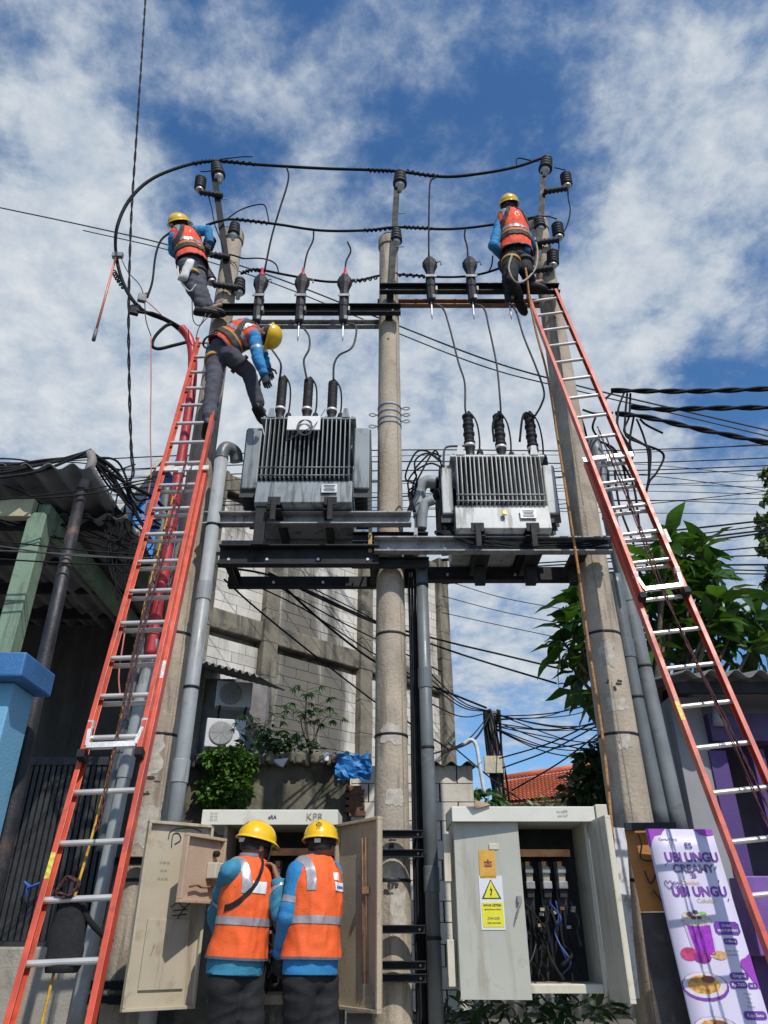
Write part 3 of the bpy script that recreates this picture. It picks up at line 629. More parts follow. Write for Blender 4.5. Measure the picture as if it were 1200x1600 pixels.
# red sleeved conduit and grey pipes behind the left ladder
redp = M('red_sleeve', (.42, .03, .035), .45, var=.2, scale=6, dirt=((.2, .03, .03), .3, 6), bump=.15)
D0 = 6.12
conduit('red_conduit', [P(283, 512, D0 - .05), P(296, 530, D0), P(301, 560, D0), P(298, 620, D0), P(286, 700, D0 + .02), P(273, 780, D0 + .02), P(262, 860, D0 + .02), P(246, 950, D0 + .02), P(235, 1025, D0 + .02)], .05, redp, 'red sleeved conduit rising behind the left ladder to the looping cable', (.55, .68, .8, .92))
conduit('grey_conduit', [P(241, 1000, D0 + .03), P(214, 1120, D0 + .03), P(185, 1260, D0 + .03), P(118, 1600, D0 + .03)], .052, pvc, 'grey conduit continuing below the red sleeve behind the left ladder', (.25, .55), ())
conduit('grey_conduit', [P(262, 760, D0 + .1), P(248, 860, D0 + .1), P(222, 1010, D0 + .1), P(192, 1160, D0 + .1), P(160, 1330, D0 + .1)], .05, pvcd, 'dark grey conduit left of the red sleeve behind the left ladder', (.4, .75), ())
# pipes beside the right pole
conduit('grey_conduit', [P(928, 690, 6.62), P(962, 850, 6.62), P(1000, 1020, 6.62), P(1062, 1300, 6.62)], .075, M('grey_pvc_mid', (.17, .185, .19), .45, var=.15, scale=4, dirt=((.10, .10, .095), .35, 6), streak=((.30, .29, .27), .25, 14), bump=.08), 'light grey conduit right of the right pole behind its ladder', (.1, .5), (.25, .7))
conduit('grey_conduit', [P(960, 900, 6.55), P(985, 1050, 6.55), P(1034, 1290, 6.55)], .07, pvcd, 'dark conduit between the right pole and its light grey conduit', (.4,), (.6,))
# ================================================================ extension ladders
def ladder(label, A, B, yaw, W, f_base_top, f_fly_bot, rung0):
    A, B = V(A), V(B); a = (B - A).normalized()
    foot = A - a * (A.z / a.z); L = (B - foot).length
    s0 = V((math.cos(yaw), math.sin(yaw), 0)); s = (s0 - a * s0.dot(a)).normalized(); n = s.cross(a)
    if n.y > 0: n = -n
    t = thing('extension_ladder', label, 'ladder', foot)
    def rails(l0, l1, w, off, nm):
        for sg in (-1, 1):
            c0 = foot + a * l0 + s * (sg * w / 2) + n * off; c1 = foot + a * l1 + s * (sg * w / 2) + n * off
            m = MB(); tt = .006; dp = .078; fl = .032
            prof = [(0, -dp / 2), (fl, -dp / 2), (fl, -dp / 2 + tt), (tt, -dp / 2 + tt), (tt, dp / 2 - tt), (fl, dp / 2 - tt), (fl, dp / 2), (0, dp / 2)]
            m.extr(c0, c1, prof, s * (-sg), n); m.build('rail', frp, t, bevel=.002)
    Lb = L * f_base_top; Lf = L * f_fly_bot
    rails(.02, Lb, W, 0, 'base'); rails(Lf, L + .12, W - .05, .062, 'fly')
    rg = MB(); rg.tube([(-.5, 0, 0), (.5, 0, 0)], .017, 12)
    def rung(l, w, off):
        m = MB(); c = foot + a * l + n * off
        p0 = c - s * (w / 2 - .004); p1 = c + s * (w / 2 - .004); d = p1 - p0
        m.tube([p0, p0 + d * .03, p0 + d * .031, p0 + d * .969, p0 + d * .97, p1], [.021, .021, .0165, .0165, .021, .021], 12, smooth=False)
        m.build('rung', alu, t)
    l = rung0
    while l < Lb - .05: rung(l, W, 0); l += .30
    l = rung0 + .3 * math.ceil((Lf + .05 - rung0) / .3) + .02
    while l < L + .1: rung(l, W - .05, .062); l += .30
    # guide bar at the head of the base section
    m = MB(); c = foot + a * (Lb - .03) + n * .055
    m.beam(c - s * (W / 2 + .02), c + s * (W / 2 + .02), .02, .055, up=a); m.box(c - a * .04 + n * .01, (.05, .03, .05)); m.build('guide_bracket', M('bare_aluminium', (.72, .70, .66), .4, .6, dirt=((.4, .36, .3), .2, 8)), t)
    # rung lock at the foot of the fly section
    m = MB(); c = foot + a * (Lf + .03) + n * .10; w = W - .05
    m.beam(c - s * (w * .40), c + s * (w * .40), .03, .035, up=a)
    for sg in (-1, 1):
        m.beam(c + s * (sg * w * .39), c + s * (sg * w * .46) + a * .17 - n * .02, .022, .03, up=n); m.box(c + s * (sg * w * .45) + a * .16 - n * .02, (.035, .035, .05))
    m.build('rung_lock', MATS['bare_aluminium'], t)
    for sg in (-1, 1):
        m = MB(); c = foot + a * (Lf - .01) + s * (sg * (w / 2 - .012)) + n * .062; m.beam(c - a * .03, c + a * .02, .045, .09, up=n); m.build('end_cap', black, t)
        m = MB(); c = foot + s * (sg * (W / 2 - .012)); m.beam(c, c + a * .09, .05, .11, up=n); m.build('foot_pad', black, t)
    return foot, a, s, n, L
LAD_L = ladder('orange extension ladder leaning on the left pole', P(80, 1590, 4.28), P(334, 548, 6.12), R(0), .42, .705, .312, .18)
LAD_R = ladder('orange extension ladder leaning on the right pole, glinting in the sun', P(1184, 1305, 4.85), P(849, 474, 6.22), R(-6), .41, .655, .452, .20)
for Ld, ls in ((LAD_L, (.22, .40, .62)), (LAD_R, (.33, .52))):
    f_, a_, s_, n_, L_ = Ld; root = [o for o in COL.objects if o.name.startswith('extension_ladder') and (V(o.location) - f_).length < .01][0]
    for i_, l_ in enumerate(ls):
        c = f_ + a_ * (L_ * l_) + s_ * ((.21 if i_ % 2 else -.21) * (1 if i_ % 2 else 1) - (.016 if i_ % 2 else -.016)) + n_ * (.1035 if l_ > .46 else .0405)
        m = MB(); m.plate([c - s_ * .013 - a_ * .07, c + s_ * .013 - a_ * .07, c + s_ * .013 + a_ * .07, c - s_ * .013 + a_ * .07], .001); m.build('rail_sticker', M('sticker_' + ('yellow', 'white', 'black')[i_ % 3], ((.6, .5, .06), (.6, .6, .57), (.04, .04, .04))[i_ % 3], .5, var=.3, scale=50), root)
rope_m = M('hoist_rope', (.09, .03, .03), .9, var=.5, scale=60, bump=.6, bscale=250)
def lad_pt(Ld, l, sx, off=.1): f, a, s, n, L = Ld; return f + a * (L * l) + s * sx + n * off
def twist(path, r, off, name, mat, label, cat='rope', pitch=.05, mat2=None):
    q = catmull(path, 14); t = thing(name, label, cat, q[0]); ln = 0; A_ = []; B_ = []
    for i, p in enumerate(q):
        if i: ln += (p - q[i - 1]).length
        d = (q[min(i + 1, len(q) - 1)] - q[max(i - 1, 0)]); _, s_, u_ = frame(d); an = ln / pitch * 2 * math.pi
        A_.append(p + (s_ * math.cos(an) + u_ * math.sin(an)) * off); B_.append(p - (s_ * math.cos(an) + u_ * math.sin(an)) * off)
    m = MB(); m.tube(A_, r, 6); m.build('strand', mat, t); m = MB(); m.tube(B_, r, 6); m.build('strand', mat2 or mat, t); return t
twist([lad_pt(LAD_L, .72, .03), lad_pt(LAD_L, .6, .02), lad_pt(LAD_L, .45, -.01), lad_pt(LAD_L, .33, .02), lad_pt(LAD_L, .24, .04)], .0045, .010, 'hoist_rope', rope_m, 'dark doubled hoist rope down the middle of the left ladder', pitch=.16)
twist([lad_pt(LAD_L, .70, .09), lad_pt(LAD_L, .58, .05), lad_pt(LAD_L, .44, .02), lad_pt(LAD_L, .34, .05)], .0045, .009, 'hoist_rope', rope_m, 'second dark hoist rope crossing the rungs of the left ladder', pitch=.13)
twist([lad_pt(LAD_R, .70, .0), lad_pt(LAD_R, .55, .0), lad_pt(LAD_R, .47, -.02), lad_pt(LAD_R, .36, .02), lad_pt(LAD_R, .26, .04), lad_pt(LAD_R, .12, .02)], .0042, .006, 'hoist_rope', rope_m, 'dark red hoist rope running down the left half of the right ladder', pitch=.06)
twist([lad_pt(LAD_R, .68, .04), lad_pt(LAD_R, .50, .01), lad_pt(LAD_R, .40, .0), lad_pt(LAD_R, .30, .06), lad_pt(LAD_R, .12, .13)], .0042, .006, 'hoist_rope', rope_m, 'dark red hoist rope slanting across the right ladder to its right rail', pitch=.06)
wire('yellow_rope', [lad_pt(LAD_L, .70, -.08, -.1), lad_pt(LAD_L, .5, -.1, -.12), lad_pt(LAD_L, .3, -.06, -.12), lad_pt(LAD_L, .15, -.06, -.05), lad_pt(LAD_L, .02, -.05, -.1)], .008, 'yellow rope hanging behind the left ladder', 'rope', None, M('yellow_rope', (.5, .28, .03), .8, var=.3, scale=40, bump=.4, bscale=200))
orr = M('orange_rope', (.42, .20, .07), .85, var=.35, scale=50, bump=.5, bscale=220)
wire('hand_line', [P(812, 375, 5.95), P(822, 425, 5.9), P(828, 470, 5.95), P(838, 520, 6.0), P(856, 590, 6.03), P(872, 690, 6.03), P(888, 790, 6.03), P(905, 900, 6.02), P(920, 1010, 6.0), P(940, 1140, 5.98), P(952, 1250, 5.95), P(966, 1420, 5.9)], .0125, 'tan hand line hanging from the belt of the worker on the right pole', 'rope', None, orr, 8)

# tool bag and coiled rope hung on the left ladder
bagm = M('black_canvas', (.008, .008, .009), .9, var=.3, scale=20, bump=.5, bscale=120)
c = P(112, 1404, 4.50); c1 = P(97, 1520, 4.38)
t = thing('tool_bag', 'black canvas tool bag hanging on the left ladder rungs', 'bag', c1)
m = MB(); secs = []
for i in range(11):
    u = i / 10; secs.append((c.lerp(c1, u) + V((random.uniform(-.006, .006), random.uniform(-.006, .006), 0)), X, Y, (.05 + .045 * min(1, u * 2.2)) * (1 if u < .93 else .85), .045 + .012 * u))
m.loft(secs, 16); m.build('pouch', bagm, t)
m = MB(); m.tube(catmull([c + V((.06, 0, -.02)), c + V((.12, -.02, -.1)), c + V((.18, .02, -.16)), c + V((.22, .10, -.20))], 6), .016, 8); m.build('strap', bagm, t)
t = thing('rope_coil', 'small coil of dark red cord above the black tool bag', 'rope', c + Z * .1)
q = [c + V((.05 * math.cos(i * .7) + .014 * math.sin(i * 2.1), -.06 - .001 * i, .05 + .045 * math.sin(i * .7) + .01 * math.cos(i * 1.7))) for i in range(38)]
m = MB(); m.tube(catmull(q, 4), .005, 5); m.build('cord', rope_m, t)

# ================================================================ people
skin = M('skin_brown', (.25, .13, .08), .55, var=.1, scale=18, bump=.08, bscale=150)
hairm = M('black_hair', (.012, .010, .009), .6, var=.3, scale=60, bump=.5, bscale=200)
vestm = M('orange_vest', (.80, .115, .02), .75, var=.08, scale=10, bump=.25, bscale=90, dirt=((.62, .08, .02), .2, 4))
vestd = M('orange_red_vest', (.78, .075, .02), .75, var=.08, scale=10, bump=.25, bscale=90)
bluem = M('blue_workwear', (.02, .20, .44), .8, var=.16, scale=7, bump=.3, bscale=80)
blued = M('teal_workwear', (.03, .20, .32), .8, var=.16, scale=7, bump=.3, bscale=80)
trousm = M('charcoal_trousers', (.009, .0095, .012), .85, var=.22, scale=6, bump=.3, bscale=80)
trousg = M('grey_trousers', (.06, .062, .08), .85, var=.2, scale=6, bump=.3, bscale=80)
refl = M('reflective_tape', (.36, .34, .36), .35, .3, var=.12, scale=60, bump=.1, bscale=300)
helm = M('yellow_helmet', (.78, .48, .008), .22, var=.04, scale=5, bump=.02, coat=.5, dirt=((.6, .36, .01), .15, 7))
harn = M('harness_webbing', (.035, .03, .028), .7, var=.3, scale=25, bump=.3, bscale=150)
gold = M('gold_webbing', (.46, .25, .05), .7, var=.2, scale=25, bump=.3, bscale=150)
gem = M('emblem_black', (.03, .025, .01), .5)
glovem = M('dark_glove', (.035, .04, .05), .85, var=.25, scale=25, bump=.4, bscale=120)
bootm = M('black_boot', (.022, .021, .022), .6, var=.3, scale=14, bump=.2, dirt=((.14, .12, .09), .25, 12))
whitep = M('white_print', (.72, .72, .70), .6, var=.06)
DG = None
def solid(mb, voxel, smooth=6, fac=.5):
    me0 = mb.mesh('tmp', skin); ob = bpy.data.objects.new('tmp', me0); COL.objects.link(ob)
    r = ob.modifiers.new('r', 'REMESH'); r.mode = 'VOXEL'; r.voxel_size = voxel; r.use_smooth_shade = True
    s = ob.modifiers.new('s', 'SMOOTH'); s.iterations = smooth; s.factor = fac
    dg = bpy.context.evaluated_depsgraph_get(); dg.update()
    me = bpy.data.meshes.new_from_object(ob.evaluated_get(dg)); bpy.data.objects.remove(ob); bpy.data.meshes.remove(me0); me.materials.clear()
    return me
def fin(me, name, mats, parent, wrinkle=0, wf=9, stretch=None, cuts=(), holes=(), offset=0, thick=0):
    bm = bmesh.new(); bm.from_mesh(me)
    for co, no in cuts:                   # keep the side the normal points to
        bmesh.ops.bisect_plane(bm, geom=bm.verts[:] + bm.edges[:] + bm.faces[:], plane_co=co, plane_no=no, clear_inner=True)
    for c, rad in holes:
        bmesh.ops.delete(bm, geom=[v for v in bm.verts if (v.co - c).length < rad], context='VERTS')
    bm.normal_update()
    if wrinkle or offset:
        for v in bm.verts:
            p = v.co
            q = p * wf if stretch is None else V((p.dot(stretch) * wf * 1.9, p.x * wf * .7 + p.y * wf * .5, p.z * wf * .6))
            w = 0
            if wrinkle: w = (1 - abs(noise.noise(q)) * 2.2) * wrinkle + noise.noise(p * wf * 2.6) * wrinkle * .45
            v.co = p + v.normal * (w + offset)
    o = org(parent)
    for v in bm.verts: v.co -= o
    m2 = bpy.data.meshes.new(name); bm.to_mesh(m2); bm.free()
    for m in (mats if isinstance(mats, (list, tuple)) else [mats]): m2.materials.append(m)
    for pl in m2.polygons: pl.use_smooth = True
    ob = obj_mesh(name, m2, parent)
    if thick: sm = ob.modifiers.new('t', 'SOLIDIFY'); sm.thickness = thick; sm.offset = -1
    return ob
def hand(mb, wr, d, palm, curl=.6, side=1, spread=1, mi=0):
    d = d.normalized(); palm = (palm - d * palm.dot(d)).normalized(); x = d.cross(palm).normalized() * side
    mb.loft([(wr - d * .02, x, palm, .026, .022), (wr + d * .01, x, palm, .028, .020), (wr + d * .04, x, palm, .038, .018), (wr + d * .085, x, palm, .041, .016), (wr + d * .1, x, palm, .034, .012)], 12, mi)
    for i, (o, ln) in enumerate(((-.031, .058), (-.0105, .073), (.0105, .078), (.031, .068))):
        p = wr + d * .09 + x * o; dd = d; seg = ln / 3; prev = p; r = .0118 if mi and curl != 1.0 else .0092
        for k in range(3):
            an = curl * (.5 + .55 * k) * (1 + .08 * i); dd = (d * math.cos(an) + palm * math.sin(an)).normalized(); dd = (dd + x * (o * .8 * spread)).normalized()
            q = prev + dd * seg * 1.15; mb.capsule(prev, q, r, r * .93, 8, mi); prev = q; r *= .93
    p = wr + d * .025 + x * .034; q = p + (d * .6 + x * .75 + palm * .25).normalized() * .045; mb.capsule(p, q, .0125, .011, 8, mi)
    q2 = q + (d * .85 + x * .15 + palm * .5).normalized() * .034; mb.capsule(q, q2, .0105, .009, 8, mi)
def person(label, J, hu, hf, vest=vestm, shirt=bluem, trous=trousm, gloves=True, curl=(.7, .7), palms=None, harness=False, vest_len=.06, helmet_emblem=None, knee=None, hair=False, tape=True, straps=True, base=None):
    j = {k: V(p) for k, p in J.items()}
    t = thing('person', label, 'person', base or V((j['pelvis'].x, j['pelvis'].y, min(j['anL'].z, j['anR'].z) - .08)))
    hu = V(hu).normalized(); hf = V(hf); hf = (hf - hu * hf.dot(hu)).normalized(); hs = hf.cross(hu).normalized()
    u = (j['chest'] - j['pelvis']).normalized(); T = (j['chest'] - j['pelvis']).length
    s = (j['shR'] - j['shL']); s = (s - u * s.dot(u)).normalized(); f = u.cross(s)
    sp = (j['hipR'] - j['hipL']); sp = (sp - u * sp.dot(u)).normalized(); fp = u.cross(sp)
    def torso(inf, lo=-.10, flare=0):
        out = []
        for h, a, bb in ((lo, .11, .085), (lo + .03, .142, .108), (.04, .150, .114), (.16, .140, .108), (.30, .146, .115), (.40, .152, .118), (.46, .145, .104), (.50, .112, .082), (.535, .060, .060)):
            k = max(0, min(1, h / .5)); hh = h * T / .5; ss = (sp * (1 - k) + s * k).normalized(); ff = u.cross(ss)
            bend = ff * (-.025 * math.sin(k * math.pi))
            out.append((j['pelvis'] + u * hh + bend, ss, ff, a + inf + (flare if h < .1 else 0), bb + inf + (flare if h < .1 else 0)))
        return out
    hd = j['head']
    # body: one continuous surface, with the hands grown from the wrists
    b = MB(); b.loft(torso(0)); b.capsule(j['chest'] - u * .02, hd - hu * .06, .058, .054)
    b.ell(hd + hu * .015 - hf * .008, (hs * .077, hf * .096, hu * .108)); b.ell(hd - hu * .062 + hf * .028, (hs * .056, hf * .062, hu * .058))
    b.ell(hd - hu * .02 + hf * .098, (hs * .016, hf * .022, hu * .026)); b.ell(hd - hu * .004 + hf * .083, (hs * .05, hf * .014, hu * .012))
    b.ell(hd - hu * .066 + hf * .086, (hs * .026, hf * .01, hu * .011))
    for k in (-1, 1): b.ell(hd - hu * .012 + hs * (k * .079), (hs * .012, hf * .02, hu * .032))
    for q in 'LR':
        b.capsule(j['sh' + q], j['el' + q], .05, .04); b.capsule(j['el' + q], j['wr' + q], .04, .028); b.capsule(j['chest'] - u * .03, j['sh' + q], .06, .055)
        b.capsule(j['hip' + q], j['kn' + q], .08, .055); b.capsule(j['kn' + q], j['an' + q], .052, .038); b.capsule(j['an' + q] + V((0, 0, -.03)), j['toe' + q], .038, .03)
    me = solid(b, .011, 5)
    hm = MB()
    hm.v = [V(v.co) for v in me.vertices]; hm.f = [list(p.vertices) for p in me.polygons]; hm.m = [0] * len(hm.f); hm.sm = [True] * len(hm.f)
    for i, q in enumerate('LR'):
        d = j['wr' + q] - j['el' + q]; pm = V(palms[i]) if palms else f
        if 'hd' + q in j: d = j['hd' + q] - j['wr' + q]
        hand(hm, j['wr' + q], d, pm, curl[i], 1 if q == 'L' else -1, mi=1)
    hm.build('body', [skin, glovem if gloves else skin], t, fix=False)
    bo = t.children[-1]
    m = MB()
    for k in (-1, 1): m.ell(hd + hu * .008 + hf * .084 + hs * (k * .032), (hs * .012, hf * .01, hu * .008), n=10, k=6)
    m.build('eyes', M('eye_white', (.6, .58, .55), .3), bo)
    # hair at nape and sides
    m = MB(); m.ell(hd + hu * .012 - hf * .016, (hs * .083, hf * .098, hu * .107)); me = solid(m, .012, 3)
    fin(me, 'hair', hairm, t, .003, 40, cuts=[(hd - hu * .022, (hu * 1 - hf * .2)), (hd + hf * .045, -hf + hu * .25)])
    if hair:
        m = MB(); m.capsule(hd - hf * .07, hd - hf * .12 - hu * .2, .06, .045); fin(solid(m, .012, 3), 'hair', hairm, t, .006, 40)
    # trousers
    m = MB(); m.loft([(c, a, b_, p + .006, q + .006) for c, a, b_, p, q in torso(0)[:4]])
    for q in 'LR':
        m.capsule(j['hip' + q], j['kn' + q], .108, .079); m.capsule(j['kn' + q], j['an' + q] + (j['kn' + q] - j['an' + q]) * .06, .077, .066)
        m.capsule(j['hip' + q], j['pelvis'] - u * .02, .1, .1)
    me = solid(m, .014, 6); ax = (j['knL'] - j['hipL']).normalized()
    tr = fin(me, 'trousers', trous, t, .009, 7, ax)
    if knee:
        for q in 'LR':
            if q not in knee: continue
            d = (j['anL'] - j['knL']).normalized() if q == 'L' else (j['anR'] - j['knR']).normalized()
            c = j['kn' + q]; sd = (j['hipR'] - j['hipL']).normalized() * (1 if q == 'R' else -1); mid_ = (j['hipL'] + j['hipR']) / 2
            fin(me, 'knee_panel', shirt, tr, .009, 7, ax, cuts=[(c - d * .02, d), (c + d * .17, -d), (c + V((0, 0, 0)) - sd * .09, sd)], offset=.004)
    # shirt: body cut at its hem, a sleeve for each arm
    m = MB(); m.loft([(c, a, b_, p + .017, q + .017) for c, a, b_, p, q in torso(0, -.16, .018)[:-1]])
    for q in 'LR': m.capsule(j['chest'] - u * .045, j['sh' + q], .068, .064)
    sh = fin(solid(m, .013, 5), 'shirt', shirt, t, .004, 10, u, cuts=[(j['pelvis'] - u * (.035 if vest_len < .1 else -.02), u)], thick=.004)
    SL = {}
    for q in 'LR':
        m = MB(); m.capsule(j['chest'].lerp(j['sh' + q], .75), j['sh' + q], .062, .066)
        m.capsule(j['sh' + q], j['el' + q], .066, .057); m.capsule(j['el' + q], j['wr' + q] + (j['el' + q] - j['wr' + q]) * .12, .060, .043)
        SL[q] = solid(m, .011, 5); fin(SL[q], 'sleeve', shirt, sh, .008, 9, (j['el' + q] - j['sh' + q]).normalized())
    m = MB(); cc = j['chest'] + u * .02; m.loft([(cc, s, f, .076, .074), (cc + u * .02, s, f, .074, .072), (cc + u * .05 - f * .004, s, f, .068, .068)]); m.build('collar', M('grey_collar', (.16, .16, .18), .8), sh)
    for q in 'LR':
        d = (j['wr' + q] - j['el' + q]).normalized(); c = j['el' + q].lerp(j['wr' + q], .86)
        m = MB(); m.lathe(c, d, [(.044, -.02), (.048, -.015), (.046, .03), (.04, .035)], 14); m.build('cuff', shirt, sh)
        if tape:
            d2 = (j['el' + q] - j['sh' + q]).normalized(); c2 = j['sh' + q].lerp(j['el' + q], .62); o_ = (j['sh' + q] - j['chest']).normalized()
            fin(SL[q], 'sleeve_tape', refl, sh, .008, 9, d2, cuts=[(c2 - d2 * .018, d2), (c2 + d2 * .018, -d2), (j['chest'] + o_ * .10, o_)], offset=.003)
    # vest
    m = MB(); m.loft([(c, a, b_, p + .038, q + .038) for c, a, b_, p, q in torso(0, -.14, .012)])
    for q in 'LR': m.capsule(j['chest'] - u * .055, j['chest'].lerp(j['sh' + q], .66) - u * .035, .085, .080)
    me = solid(m, .012, 6)
    o_s = s; cuts = [(j['pelvis'] + u * (.10 - vest_len), u), (j['chest'] + s * .24, -s), (j['chest'] - s * .24, s)]
    hole = [(j['chest'] + u * .075, .088)]
    ve = fin(me, 'vest', vest, t, .010, 7, s, cuts, hole, thick=.004)
    def strip(name, mat, cs, off=.0045, par=ve): return fin(me, name, mat, par, .010, 7, s, cuts + cs, hole, off)
    w0 = j['pelvis'] + u * (T * .44)
    strip('reflective_band', refl, [(w0 - u * .022, u), (w0 + u * .022, -u)])
    for k in (-1, 1): strip('reflective_brace', refl, [(j['chest'] + s * (k * .13 - .022), s), (j['chest'] + s * (k * .13 + .022), -s), (j['chest'] - u * .17, u)])
    hm0 = j['pelvis'] + u * (.10 - vest_len); strip('hem', M('grey_piping', (.10, .10, .13), .8), [(hm0 + u * .014, -u)], .003)
    if harness:
        strip('belt', harn, [(w0 - u * .15, u), (w0 - u * .085, -u)], .014); strip('belt_trim', gold, [(w0 - u * .085, u), (w0 - u * .06, -u)], .012)
        for k in (-1, 1):
            nn = (s + u * (.35 * k)).normalized(); strip('shoulder_strap', harn, [(j['chest'] + s * (k * .06) - nn * .022, nn), (j['chest'] + s * (k * .06) + nn * .022, -nn), (w0 - u * .06, u)], .010)
        for q in 'LR':
            d = (j['kn' + q] - j['hip' + q]).normalized(); c = j['hip' + q] + d * .14
            m = MB(); m.lathe(c, d, [(.112, -.022), (.118, -.02), (.118, .02), (.112, .022)], 18); m.build('leg_strap', gold if q == 'L' else harn, t)
        c = j['chest'] - u * .18 - f * .17; m = MB(); m.tube(catmull([c + s * .025 + u * .02, c + u * .05, c - s * .025 + u * .02, c - s * .02 - u * .02, c + s * .02 - u * .02, c + s * .025 + u * .02], 4), .006, 6); m.build('d_ring', alu, t)
    # boots
    for q in 'LR':
        an, to = j['an' + q], j['toe' + q]; d = (to - an); d.z = d.z if abs(d.z) > .3 else 0; d = d.normalized(); sd = d.cross(Z).normalized(); up_ = sd.cross(d)
        sole = an - up_ * .085
        m = MB(); m.capsule(an + (j['kn' + q] - an).normalized() * .12, an - up_ * .02, .058, .055)
        m.loft([(sole - d * .085, sd, up_, .03, .008)] + [(sole + d * x_ + up_ * (h_ / 2), sd, up_, w_, h_ / 2) for x_, w_, h_ in ((-.075, .042, .07), (-.03, .046, .10), (.04, .048, .10), (.10, .052, .075), (.16, .05, .06), (.195, .035, .04), (.205, .012, .02))], 14)
        bt_ = fin(solid(m, .01, 3), 'boot', bootm, t)
        m = MB(); m.loft([(sole + d * x_ - up_ * .004, sd, up_, w_, .012) for x_, w_ in ((-.088, .03), (-.06, .045), (.04, .05), (.12, .054), (.18, .044), (.208, .02))], 12); m.build('sole', black, bt_)
    # helmet
    hc = hd + hu * .045
    def dome(az, el, k=1.0):
        ca, sa = math.cos(az), math.sin(az)
        r = V((0, 0, 0)) + hf * (ca * .138 * math.cos(el)) + hs * (sa * .116 * math.cos(el)) + hu * (.118 * math.sin(el) ** .92 if el > 0 else 0)
        if abs(sa) * math.cos(el) < .18: r += hu * (.006 * (1 - abs(sa) * math.cos(el) / .18)) * math.sin(max(el, 0))
        return hc + r * k
    m = MB(); n = 40; K = 10; vs = []
    for i in range(K + 1):
        el = R(89) * i / K
        for q in range(n): vs.append(dome(2 * math.pi * q / n, el))
    fs = [(i * n + q, i * n + (q + 1) % n, (i + 1) * n + (q + 1) % n, (i + 1) * n + q) for i in range(K) for q in range(n)]
    m.add(vs, fs, 0, True); m.add(vs[-n:], [list(range(n))], 0, True)
    br = []
    for k_, dz in ((1.0, .004), (1.09, -.008), (1.10, -.014), (.98, -.012), (.90, .0)):
        for q in range(n):
            az = 2 * math.pi * q / n; e = 1 + (k_ - 1) * (1 + 2.4 * max(0, math.cos(az)) ** 3); p = dome(az, 0, 1); br.append(hc + (p - hc) * e + hu * (dz - .012 * max(0, math.cos(az)) ** 2 * (k_ > 1.03)))
    m.add(br, [(i * n + q, i * n + (q + 1) % n, (i + 1) * n + (q + 1) % n, (i + 1) * n + q) for i in range(4) for q in range(n)], 0, True)
    he = m.build('helmet', helm, t)
    m = MB(); m.lathe(hc - hu * .012, hu, [(.098, -.03), (.104, -.03), (.104, .0), (.098, 0)], 24); m.build('headband', black, he)
    m = MB(); m.box(hc - hf * .112 - hu * .03, (.04, .02, .025)); m.build('adjuster', M('zinc_white'), he)
    if helmet_emblem is not None:
        az0, el0, k = helmet_emblem; m = MB(); n = 24
        def ep(rr, an): return dome(az0 + rr * math.cos(an) / .125 / math.cos(el0), el0 + rr * math.sin(an) / .12, 1.018)
        for r0, r1 in ((.013, .017), (.0, .006)):
            for q in range(n):
                a0, a1 = 2 * math.pi * q / n, 2 * math.pi * (q + 1) / n; m.quad(ep(r0, a0), ep(r1, a0), ep(r1, a1), ep(r0, a1))
        for q in range(10):
            a0 = 2 * math.pi * q / 10; m.quad(ep(.017, a0 - .14), ep(.022, a0 - .12), ep(.022, a0 + .12), ep(.017, a0 + .14))
        for q in range(6): m.quad(*[dome(az0 + (q - 2.5 + dx) * .0055 / .11, el0 + (-.032 + dy) / .12, 1.018) for dx, dy in ((-.35, 0), (.35, 0), (.35, .004), (-.35, .004))])
        m.build('emblem', gem, he)
    return t, ve, strip, (s, u, f, hs, hu, hf)
def jd(D, **k): return {a: P(x, y, D + (z[0] if z else 0)) for a, (x, y, *z) in k.items()}

# --- two men at the open cabinet
Dm = 5.38
J = jd(Dm, head=(399, 1323, .02), chest=(388, 1352, .0), pelvis=(367, 1512, .0), shL=(360, 1362, -.16), shR=(405, 1366, .08), elL=(337, 1430, .16), elR=(437, 1424, -.02), wrL=(352, 1480, .20), wrR=(435, 1376, -.03), hdR=(425, 1344, .0),
       hipL=(351, 1532, -.05), hipR=(386, 1532, .05), knL=(346, 1630, .02), knR=(392, 1630, .03))
J.update(anL=V((J['knL'].x - .02, Dm, .21)), anR=V((J['knR'].x + .02, Dm + .06, .21))); J.update(toeL=J['anL'] + V((-.04, .17, -.06)), toeR=J['anR'] + V((.05, .17, -.06)))
pd, vd, stripd, fr = person('worker in orange vest holding a phone to his right ear at the open cabinet', J, (.16, .10, 1), (.72, .68, -.16), vestm, blued, trousm, False, (.6, 1.0), palms=((0, 1, 0), (-1, .1, 0)), helmet_emblem=(R(186), R(38), 1), knee='LR', vest_len=.055)
s, u, f, hs, hu, hf = fr
stripd('chest_strap', black, [(V(J['chest']) + u * -.02 - s * .02 - (s * .8 + u * -.55).normalized() * .011, (s * .8 + u * -.55).normalized()), (V(J['chest']) - u * .02 - s * .02 + (s * .8 + u * -.55).normalized() * .011, -(s * .8 + u * -.55).normalized()), (J['pelvis'] + u * .22, u), (V(J['chest']) - f * .02, -f)], .007)
stripd('back_print', whitep, [(V(J['chest']) - u * .165, u), (V(J['chest']) - u * .10, -u), (V(J['chest']) - s * .10, s), (V(J['chest']) - s * .0, -s), (V(J['chest']) - f * .02, -f)], .005)
